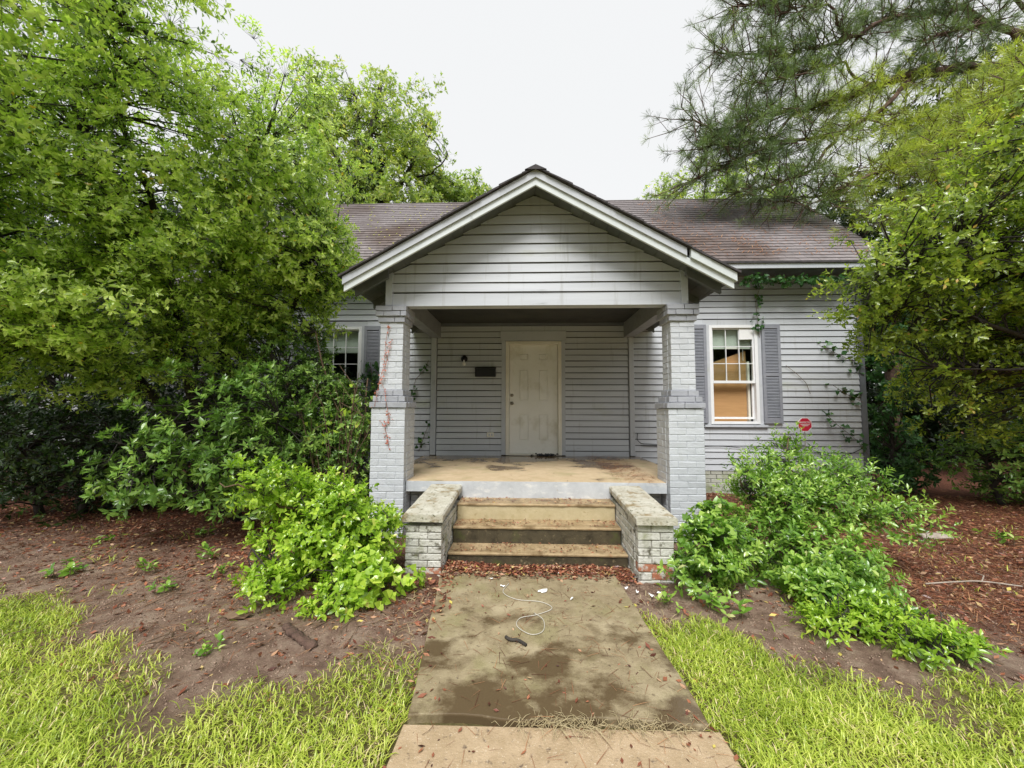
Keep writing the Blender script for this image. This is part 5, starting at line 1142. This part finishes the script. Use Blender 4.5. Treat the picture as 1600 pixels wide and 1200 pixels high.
def climber(name, label, paths, mat, ll, n, seed, stemmat, cat='vine', r0=.004, tpl=None, jit=.02, dirn=(0, -.9, .1), kk=1):
    t = plant(name, 0, label, cat); rg = np.random.default_rng(seed)
    for p in paths: MB().tube(p, r0, 5).build('stem', M[stemmat], t)
    S = skel_samples(paths, .02); P = S[rg.integers(0, len(S), n)] + rg.normal(0, jit, (n, 3)) * np.array([1, .3, 1])
    sp = Soup(); sprigs(sp, rg, P, rg.normal(0, .5, (n, 3)) + np.array(dirn), ll, kk, (55, 85), .3, tpl or ivy_leaf()); sp.build('leaves', M[mat], t); return t
py = 4.40
climber('pillar_vine', 'thin red-leaved creeper climbing the front of the left brick pillar', [[(-1.74, 4.40, 1.50), (-1.71, 4.45, 1.78), (-1.66, 4.465, 2.0), (-1.645, 4.465, 2.3), (-1.615, 4.465, 2.45)], [(-1.67, 4.455, 1.85), (-1.63, 4.465, 2.05), (-1.60, 4.465, 2.2), (-1.575, 4.465, 2.3)],
    [(-1.70, 4.45, 1.82), (-1.64, 4.43, 1.70), (-1.60, 4.39, 1.55), (-1.58, 4.41, 1.42), (-1.57, 4.415, 1.36)], [(-1.67, 4.415, 1.33), (-1.62, 4.415, 1.27), (-1.56, 4.415, 1.40)], [(-1.62, 4.415, 1.27), (-1.59, 4.415, 1.15), (-1.56, 4.415, 1.0)]], 'redleaf', .022, 130, 72, 'redvine', jit=.014, r0=.0022)
climber('wall_ivy', 'small ivy sprigs on the shaded siding behind the left pillar', [[(-2.1, 6.9, 1.5), (-1.98, 6.9, 2.0), (-1.80, 6.9, 2.2), (-1.75, 6.9, 2.35)], [(-1.9, 6.9, .7), (-1.8, 6.9, 1.0), (-1.72, 6.9, 1.2)]], 'ivy', .07, 34, 73, 'twig', jit=.04)
climber('corner_creeper', 'green creeper spreading low over the siding by the right corner board', [[(6.0, 6.9, .6), (5.75, 6.9, .95), (5.45, 6.9, 1.2), (5.2, 6.9, 1.45)], [(5.75, 6.9, .95), (5.5, 6.9, 1.0)], [(5.9, 6.9, 1.6), (5.6, 6.9, 1.75), (5.4, 6.9, 1.9)], [(6.0, 6.9, 2.2), (5.7, 6.9, 2.35), (5.2, 6.9, 2.6)]], 'ivy', .07, 60, 74, 'twig', jit=.06, kk=2)
climber('shutter_vine', 'dark green vine sprigs over the left window shutter beside the pillar', [[(-2.7, 6.85, 1.4), (-2.75, 6.85, 1.9), (-2.8, 6.85, 2.3)]], 'ivy', .07, 50, 75, 'twig', jit=.07, kk=2)

# ---- weed seedlings on bare soil
r = random.Random(81); spots = [(-3.4, 3.5), (-2.95, 3.15), (-2.7, 3.45), (-3.1, 3.8), (-4.1, 3.4), (-4.6, 4.2), (-1.9, 2.35), (-3.7, 4.4), (1.05, 3.1), (1.4, 2.95), (3.9, 2.9), (5.3, 4.6), (5.0, 5.6), (3.45, 2.6)]
wl_labels = ['in the middle of the left dirt patch', 'nearest the lawn on the left dirt patch', 'closest to the lime bush on the left', 'just behind the middle one on the left dirt', 'at the left end of the bare strip beside the lawn', 'farthest left in the shade under the big tree',
  'alone on the dirt between the log and the lawn', 'in the shade before the rosette shrub', 'beside the white scraps by the right low wall', 'on the dirt just right of the white scraps', 'at the lawn edge on the right bed', 'near the long pale stone at right', 'at the back of the red mulch at right', 'beside the trailing branches at the lawn edge']
first = None
def seedling(seed):
    t = empty('weed_seedling'); tag(t, 'small green weed seedling on the bare soil', 'weed', 'weed seedlings on the bare soil')
    rg = np.random.default_rng(seed); sp = Soup(); P = np.stack([rg.normal(0, .06, 9), rg.normal(0, .05, 9), rg.uniform(0.0, .05, 9)], 1)
    sprigs(sp, rg, P, rg.normal(0, .4, (9, 3)) + np.array([0, 0, 1]), .05, 4, (50, 85), .5, leaf_hi(.5)); sp.build('leaves', M['leaf_weed'], t)
    sp = Soup(); sp.segs(np.concatenate([P * np.array([1, 1, 0])]), P + np.array([0, 0, .02]), .002, .0015, 4); tag(sp.build('stem', M['twig'], t), kind='stuff'); return t
protos = [seedling(90 + i) for i in range(3)]
for i, (x, y) in enumerate(spots):
    if i < 3: o = protos[i]
    else:
        src = protos[i % 3]; o = src.copy(); COL.objects.link(o)
        for ch in src.children:
            c2 = ch.copy(); COL.objects.link(c2); c2.parent = o
    o['label'] = 'small green weed ' + wl_labels[i]
    o.location = (x, y, 0.0); o.rotation_euler = (0, 0, r.uniform(0, 6.28)); s = r.uniform(.7, 1.5); o.scale = (s, s, s)

# ---- leaf litter, pine straw, grass
rg = np.random.default_rng(101)
n = 420; x = np.concatenate([rg.uniform(-5.5, -.7, 300), rg.uniform(1.0, 6, 120)]); y = rg.uniform(2.2, 5.6, n); k = ~((y > 3.3) & (x > -1.9) & (x < 2.1)); x, y = x[k], y[k]; n = len(x); az_ = rg.normal(.3, .9, n); L = rg.uniform(.04, .22, n)
A = np.stack([x, y, gz(x, y) + .008], 1); Bq = A + np.stack([np.cos(az_) * L, np.sin(az_) * L, rg.uniform(-.002, .02, n)], 1); Cq = Bq + np.stack([np.cos(az_ + .6) * L * .5, np.sin(az_ + .6) * L * .5, rg.uniform(-.01, .01, n)], 1)
sp = Soup(); rr_ = rg.uniform(.0015, .0045, n); sp.segs(A, Bq, rr_, rr_ * .8, 4); sp.segs(Bq, Cq, rr_ * .8, rr_ * .4, 4); tag(sp.build('fallen_twigs', M['twig']), 'small brown twigs strewn over the bare soil on both sides', 'twigs', kind='stuff')
def scatter(n, x0, x1, y0, y1, dens):
    x = rg.uniform(x0, x1, n); y = rg.uniform(y0, y1, n); k = rg.random(n) < dens(x, y); return x[k], y[k]
def surf_z(x, y):
    z = gz(x, y); z = np.where(on_path(x, y) & (y > 1.92), .024, z); z = np.where(on_path(x, y) & (y <= 1.9), .007, z)
    st = (x > -.73) & (x < .97)
    z = np.where(st & (y > 3.75) & (y < 4.0), .115, z); z = np.where(st & (y >= 4.0) & (y < 4.24), .283, z); z = np.where(st & (y >= 4.24) & (y < 4.49), .455, z)
    pf = (x > -1.38) & (x < 1.6) & (y > 4.5); return np.where(pf, .636, z)
def blocked(x, y):
    wl_ = ((x > -1.1) & (x < -.73) | (x > .97) & (x < 1.32)) & (y > 3.44) & (y < 4.55)
    pl = ((x > -1.82) & (x < -1.38) | (x > 1.61) & (x < 2.05)) & (y > 4.4) & (y < 4.85)
    return wl_ | pl | ((y > 4.5) & (y < 6.95) & (x > -1.8) & (x < 2.05) & ~((x > -1.38) & (x < 1.6))) | ((y > 6.9) & (x > -5.8) & (x < 6.05))
def litter(name, label, n, dens, ll, mat, box, tpl=None, flat=.35, tb=0, lift=.006):
    x, y = scatter(n, *box, lambda x, y: dens(x, y) * ~blocked(x, y)); m_ = len(x)
    z = surf_z(x, y) + rg.uniform(0, lift, m_)
    az_ = rg.uniform(0, 6.283, m_); a = np.stack([np.cos(az_), np.sin(az_), rg.normal(0, flat * .5, m_)], 1); a = norm(a)
    nr = norm(np.array([0, 0, 1.]) + rg.normal(0, flat, (m_, 3))); nr = norm(nr - a * (nr * a).sum(1, keepdims=True)); s_ = np.cross(a, nr)
    L = ll * rg.uniform(.5, 1.4, m_); Mt = np.stack([s_, a, nr], 2) * L[:, None, None]
    sp = Soup(); tpl = tpl or leaf_lo(.45, .06, -.12); sp.stamp(tpl[0], tpl[1], Mt, np.stack([x, y, z], 1), np.clip(rg.random(m_) + tb, 0, 1))
    return tag(sp.build(name, M[mat]), label, 'leaf litter', kind='stuff')
def clump(x, y, s=3.0): return .5 + .5 * np.sin(x * s + 1.3 * np.sin(y * s * .8)) * np.sin(y * s * 1.2 + x)
pth = lambda x, y: on_path(x, y, .0)
litter('leaf_litter', 'dead brown and red leaves lying thickly on the shaded soil left of the path', 60000, lambda x, y: np.clip((y - 2.5 + .25 * (x + 2)) / 1.6, .12, 1) * (.35 + .65 * clump(x, y)) * (x < -.6) * (1 - lawn_mask(x, y) * .9) * ~((y > 3.5) & (x > -1.82)), .045, 'litter', (-7.5, -.5, 2.0, 6.8))
litter('leaf_litter', 'red-brown leaves mixed into the mulch right of the path', 55000, lambda x, y: np.clip(((x - 1) * .6 + (y - 3)) / 1.8, .08, 1) * (.4 + .6 * clump(x, y)) * (x > .85) * (1 - lawn_mask(x, y) * .9) * ~((y > 3.5) & (x < 2.06)), .045, 'litter', (.85, 9, 1.9, 6.9))
litter('leaf_litter', 'band of small red dead leaves heaped at the foot of the steps', 7000, lambda x, y: np.clip((y - 3.36) / .25, 0, 1), .036, 'litter', (-.78, .98, 3.3, 3.75), lift=.03)
litter('leaf_litter', 'scattered dead leaves and bits on the treads and the path', 3600, lambda x, y: np.where(y > 3.72, np.where(y < 4.5, .75 + .25 * (x > .7) + .3 * (x < -.4), .025), .20) * (.3 + .7 * clump(x, y, 5)), .026, 'litter', (-.72, .95, 1.4, 6.8))
litter('leaf_litter', 'small red leaf bits lying on the step treads', 2400, lambda x, y: (y > 3.76) * (y < 4.49) * (.08 + .92 * clump(x, y, 9) ** 2) * (.55 + .8 * (x > .7) + .6 * (x < -.45)), .024, 'litter', (-.72, .96, 3.75, 4.5), lift=.012)
litter('leaf_litter', 'orange and brown leaves caught along both edges of the path', 1300, lambda x, y: np.clip(1 - np.abs(np.where(x < .1, x + .66, x - .88)) / .16, 0, 1) * .6, .040, 'litter', (-1, 1.3, 1.4, 3.6), tb=.12)
ndl = ([(-.012, 0, 0), (.012, 0, 0), (.010, .5, .02), (0, 1, 0), (-.010, .5, .02)], [(0, 1, 2, 4), (4, 2, 3)])
litter('pine_straw', 'reddish pine straw carpeting the bed at right', 60000, lambda x, y: np.clip((x + .9 * (y - 3.2) - 2.2) / .9, 0, 1) * (.5 + .5 * clump(x, y, 2)), .14, 'straw', (1.1, 9, 2.0, 6.9), ndl, .14, lift=.015)
litter('pine_straw', 'thin brown straw strewn over the dirt left of the path', 16000, lambda x, y: (.3 + .7 * clump(x, y, 2.5)) * (x < -.6) * ~((y > 3.5) & (x > -1.82)) * np.clip((y - 1.9) / 1, .1, 1), .10, 'straw', (-7, -.6, 1.9, 6), ndl, .15, lift=.012)
litter('pine_straw', 'stray needles lying on the concrete path and porch floor', 1500, lambda x, y: np.full(x.shape, .6), .09, 'straw', (-.7, .9, 1.3, 4.5), ndl, .05, lift=.003)
litter('roof_needles', 'orange pine needles stuck on the right side of the roof', 0, None, .1, 'straw', None) if False else None
# needles lying on the roof slope
n = 900; x = rg.uniform(2.6, 6.1, n); s_r = rg.uniform(0.05, .95, n) * slen; P = np.stack([x, EY + s_r * uy - .012 * uz, EZ + s_r * uz + .026], 1)
az_ = rg.normal(.9, .5, n); a = norm(np.stack([np.cos(az_), np.sin(az_) * uy, np.sin(az_) * uz], 1)); nr = np.tile(np.array([0, -uz, uy]), (n, 1)); s_ = np.cross(a, nr); Mt = np.stack([s_, a, nr], 2) * rg.uniform(.06, .16, n)[:, None, None]
sp = Soup(); sp.stamp([(-.03, 0, 0), (.03, 0, 0), (.03, .5, .02), (0, 1, 0), (-.03, .5, .02)], ndl[1], Mt, P, rg.uniform(.5, 1, n)); tag(sp.build('roof_needles', M['straw']), 'orange pine needles stuck on the right side of the roof', 'pine needles', kind='stuff')
n = 260; x = rg.uniform(-5, 0, n); s_r = rg.uniform(0.05, .95, n) * slen; P = np.stack([x, EY + s_r * uy - .012 * uz, EZ + s_r * uz + .026], 1)
az_ = rg.uniform(0, 6.28, n); a = norm(np.stack([np.cos(az_), np.sin(az_) * uy, np.sin(az_) * uz], 1)); nr = np.tile(np.array([0, -uz, uy]), (n, 1)); s_ = np.cross(a, nr); Mt = np.stack([s_, a, nr], 2) * .05
sp = Soup(); tl = leaf_lo(.5); sp.stamp(tl[0], tl[1], Mt, P, rg.uniform(.6, 1, n)); tag(sp.build('roof_leaves', M['leaf_far']), 'small yellow leaves fallen on the left side of the roof', 'leaf litter', kind='stuff')

def crumbs(name, label, n, dens, box, mat):
    x, y = scatter(n, *box, lambda x, y: dens(x, y) * ~blocked(x, y) * ~on_path(x, y, .02)); m_ = len(x); q = rg.uniform(.002, .010, m_) * rg.uniform(.5, 1.2, m_)
    A = rg.normal(0, 1, (m_, 3, 3)); A = np.linalg.qr(A)[0] * q[:, None, None]
    sp = Soup(); sp.stamp([(1, 0, 0), (-.8, .5, 0), (-.6, -.8, .1), (0, .1, .8), (0, 0, -.8)], [(0, 1, 3), (1, 2, 3), (2, 0, 3), (1, 0, 4), (2, 1, 4), (0, 2, 4)], A, np.stack([x, y, gz(x, y) + q * .2], 1), rg.random(m_))
    return tag(sp.build(name, M[mat]), label, 'soil', kind='stuff')
M['soilbit'] = surf('soil_crumb', (0.14, 0.08, 0.055), (0.44, 0.32, 0.24), 40, 0.9, 0)
crumbs('soil_crumbs', 'loose crumbs of brown soil over the bare patch at left', 30000, lambda x, y: (x < -.6) * (1 - lawn_mask(x, y) * .6) * np.clip(1.6 - (y - 2.2) * .45, .15, 1), (-6, -.6, 1.9, 5.5), 'soilbit')
crumbs('soil_crumbs', 'loose crumbs of brown soil at the foot of the right bush', 26000, lambda x, y: (x > .8) * (1 - lawn_mask(x, y) * .6) * np.clip(1.6 - (y - 2.2) * .45, .15, 1), (.8, 5.5, 1.9, 5), 'soilbit')
def grass(name, label, n, dens, box, ln, mat='grass', w=.0052, tb=0.0, lean=.75, patch=None):
    x, y = scatter(n, *box, lambda x, y: dens(x, y) * ~on_path(x, y, .0)); m_ = len(x); z = gz(x, y) - .004; ln = ln * (.75 + .5 * clump(x + 3, y, 5))
    az_ = rg.uniform(0, 6.283, m_) ; le = np.abs(rg.normal(lean, .35, m_)); up_ = norm(np.stack([np.cos(az_) * le, np.sin(az_) * le, np.ones(m_)], 1))
    cu = norm(np.stack([np.cos(az_), np.sin(az_), np.full(m_, -.35)], 1)); sd_ = norm(np.cross(up_, cu)); L = ln * rg.uniform(.45, 1.35, m_); W = w * rg.uniform(.7, 1.3, m_)
    P0 = np.stack([x, y, z], 1); P1 = P0 + up_ * (L * .5)[:, None]; P2 = P1 + norm(up_ * .8 + cu * .5) * (L * .35)[:, None]; P3 = P2 + norm(up_ * .5 + cu) * (L * .3)[:, None]
    V = np.stack([P0 - sd_ * W[:, None] * .5, P0 + sd_ * W[:, None] * .5, P1 - sd_ * W[:, None] * .55, P1 + sd_ * W[:, None] * .55, P2 - sd_ * W[:, None] * .4, P2 + sd_ * W[:, None] * .4, P3], 1)
    F = [(0, 1, 3, 2), (2, 3, 5, 4), (4, 5, 6)]; tl = np.concatenate([np.array(f) for f in F]); off = np.arange(m_) * 7
    loops = (off[:, None] + tl[None]).ravel(); starts = (np.arange(m_)[:, None] * 11 + np.array([0, 4, 8])[None]).ravel()
    pt = .5 + .3 * np.sin(x * 2.3 + 1) * np.sin(y * 3.1) + .25 * np.sin(x * 7.1) * np.sin(y * 8.3 + x) ; tint = np.clip(pt * .5 + rg.random(m_) ** 1.3 * .6 + tb, 0, 1)
    tint = np.where(rg.random(m_) < .055, 1.0, tint)
    return tag(npmesh(name, V.reshape(-1, 3), loops, starts, M[mat], None, np.repeat(tint, 7)), label, 'grass', kind='stuff')
def gd(x, y):
    c = .55 + .45 * clump(x, y, 2.2) - .35 * (clump(x + 1.3, y - .4, 6.5) > .86); return np.clip(lawn_mask(x, y, .55) * 1.3, 0, 1) * (.55 + .45 * c) * (1 - .55 * np.clip(1 - np.hypot((x + .95) / .35, (y - 1.95) / .22), 0, 1))
grass('grass', 'rough bright green lawn grass left of the path', 190000, lambda x, y: gd(x, y) * (x < 0) * np.where(y > 3.6, .5, 1), (-6.0, -.5, 1.15, 4.6), .054, w=.0040, lean=.6)
grass('grass', 'rough bright green lawn grass right of the path', 160000, lambda x, y: gd(x, y) * (x > 0), (.8, 5.6, 1.15, 3.3), .052, w=.0040, lean=.6)
grass('grass', 'sparse grass tufts on the soil beyond the lawn edge', 9000, lambda x, y: (clump(x, y, 4) > .8) * .8 * ~blocked(x, y) * (np.abs(x) > 1.0), (-6.5, 8, 2.2, 6.2), .07, tb=-.05)
grass('dry_grass', 'dry straw-coloured runners along the joint and edges of the path', 6000, lambda x, y: np.clip(1 - np.abs(np.where(x < .1, x + .78, x - .98)) / .2, 0, 1) * .5, (-1.2, 1.4, 1.2, 3.2), .08, 'drystraw', .003, lean=2.2)
# runners growing out of the joint between the two slabs
x = np.concatenate([rg.normal(.20, .12, 150), rg.normal(.62, .10, 80)]); k = (x > -.3) & (x < .85); x = x[k]; m_ = len(x)
P0 = np.stack([x, rg.normal(1.895, .015, m_), np.full(m_, .008)], 1); az_ = rg.uniform(0, 6.28, m_); L = rg.uniform(.012, .06, m_)
P1 = P0 + np.stack([np.cos(az_) * L, np.sin(az_) * L, rg.uniform(.005, .03, m_)], 1); P2 = P1 + np.stack([np.cos(az_ + .5) * L, np.sin(az_ + .5) * L, -rg.uniform(0, .02, m_)], 1)
P1[:, 2] = np.maximum(P1[:, 2], .03); P2[:, 2] = np.maximum(P2[:, 2], .012)
sp = Soup(); sp.segs(P0, P1, .0016, .0013, 3, .6); sp.segs(P1, P2, .0013, .0006, 3, .8); tag(sp.build('dry_runners', M['drystraw']), 'dry grass runners sprouting from the joint between the two path slabs', 'grass', kind='stuff')
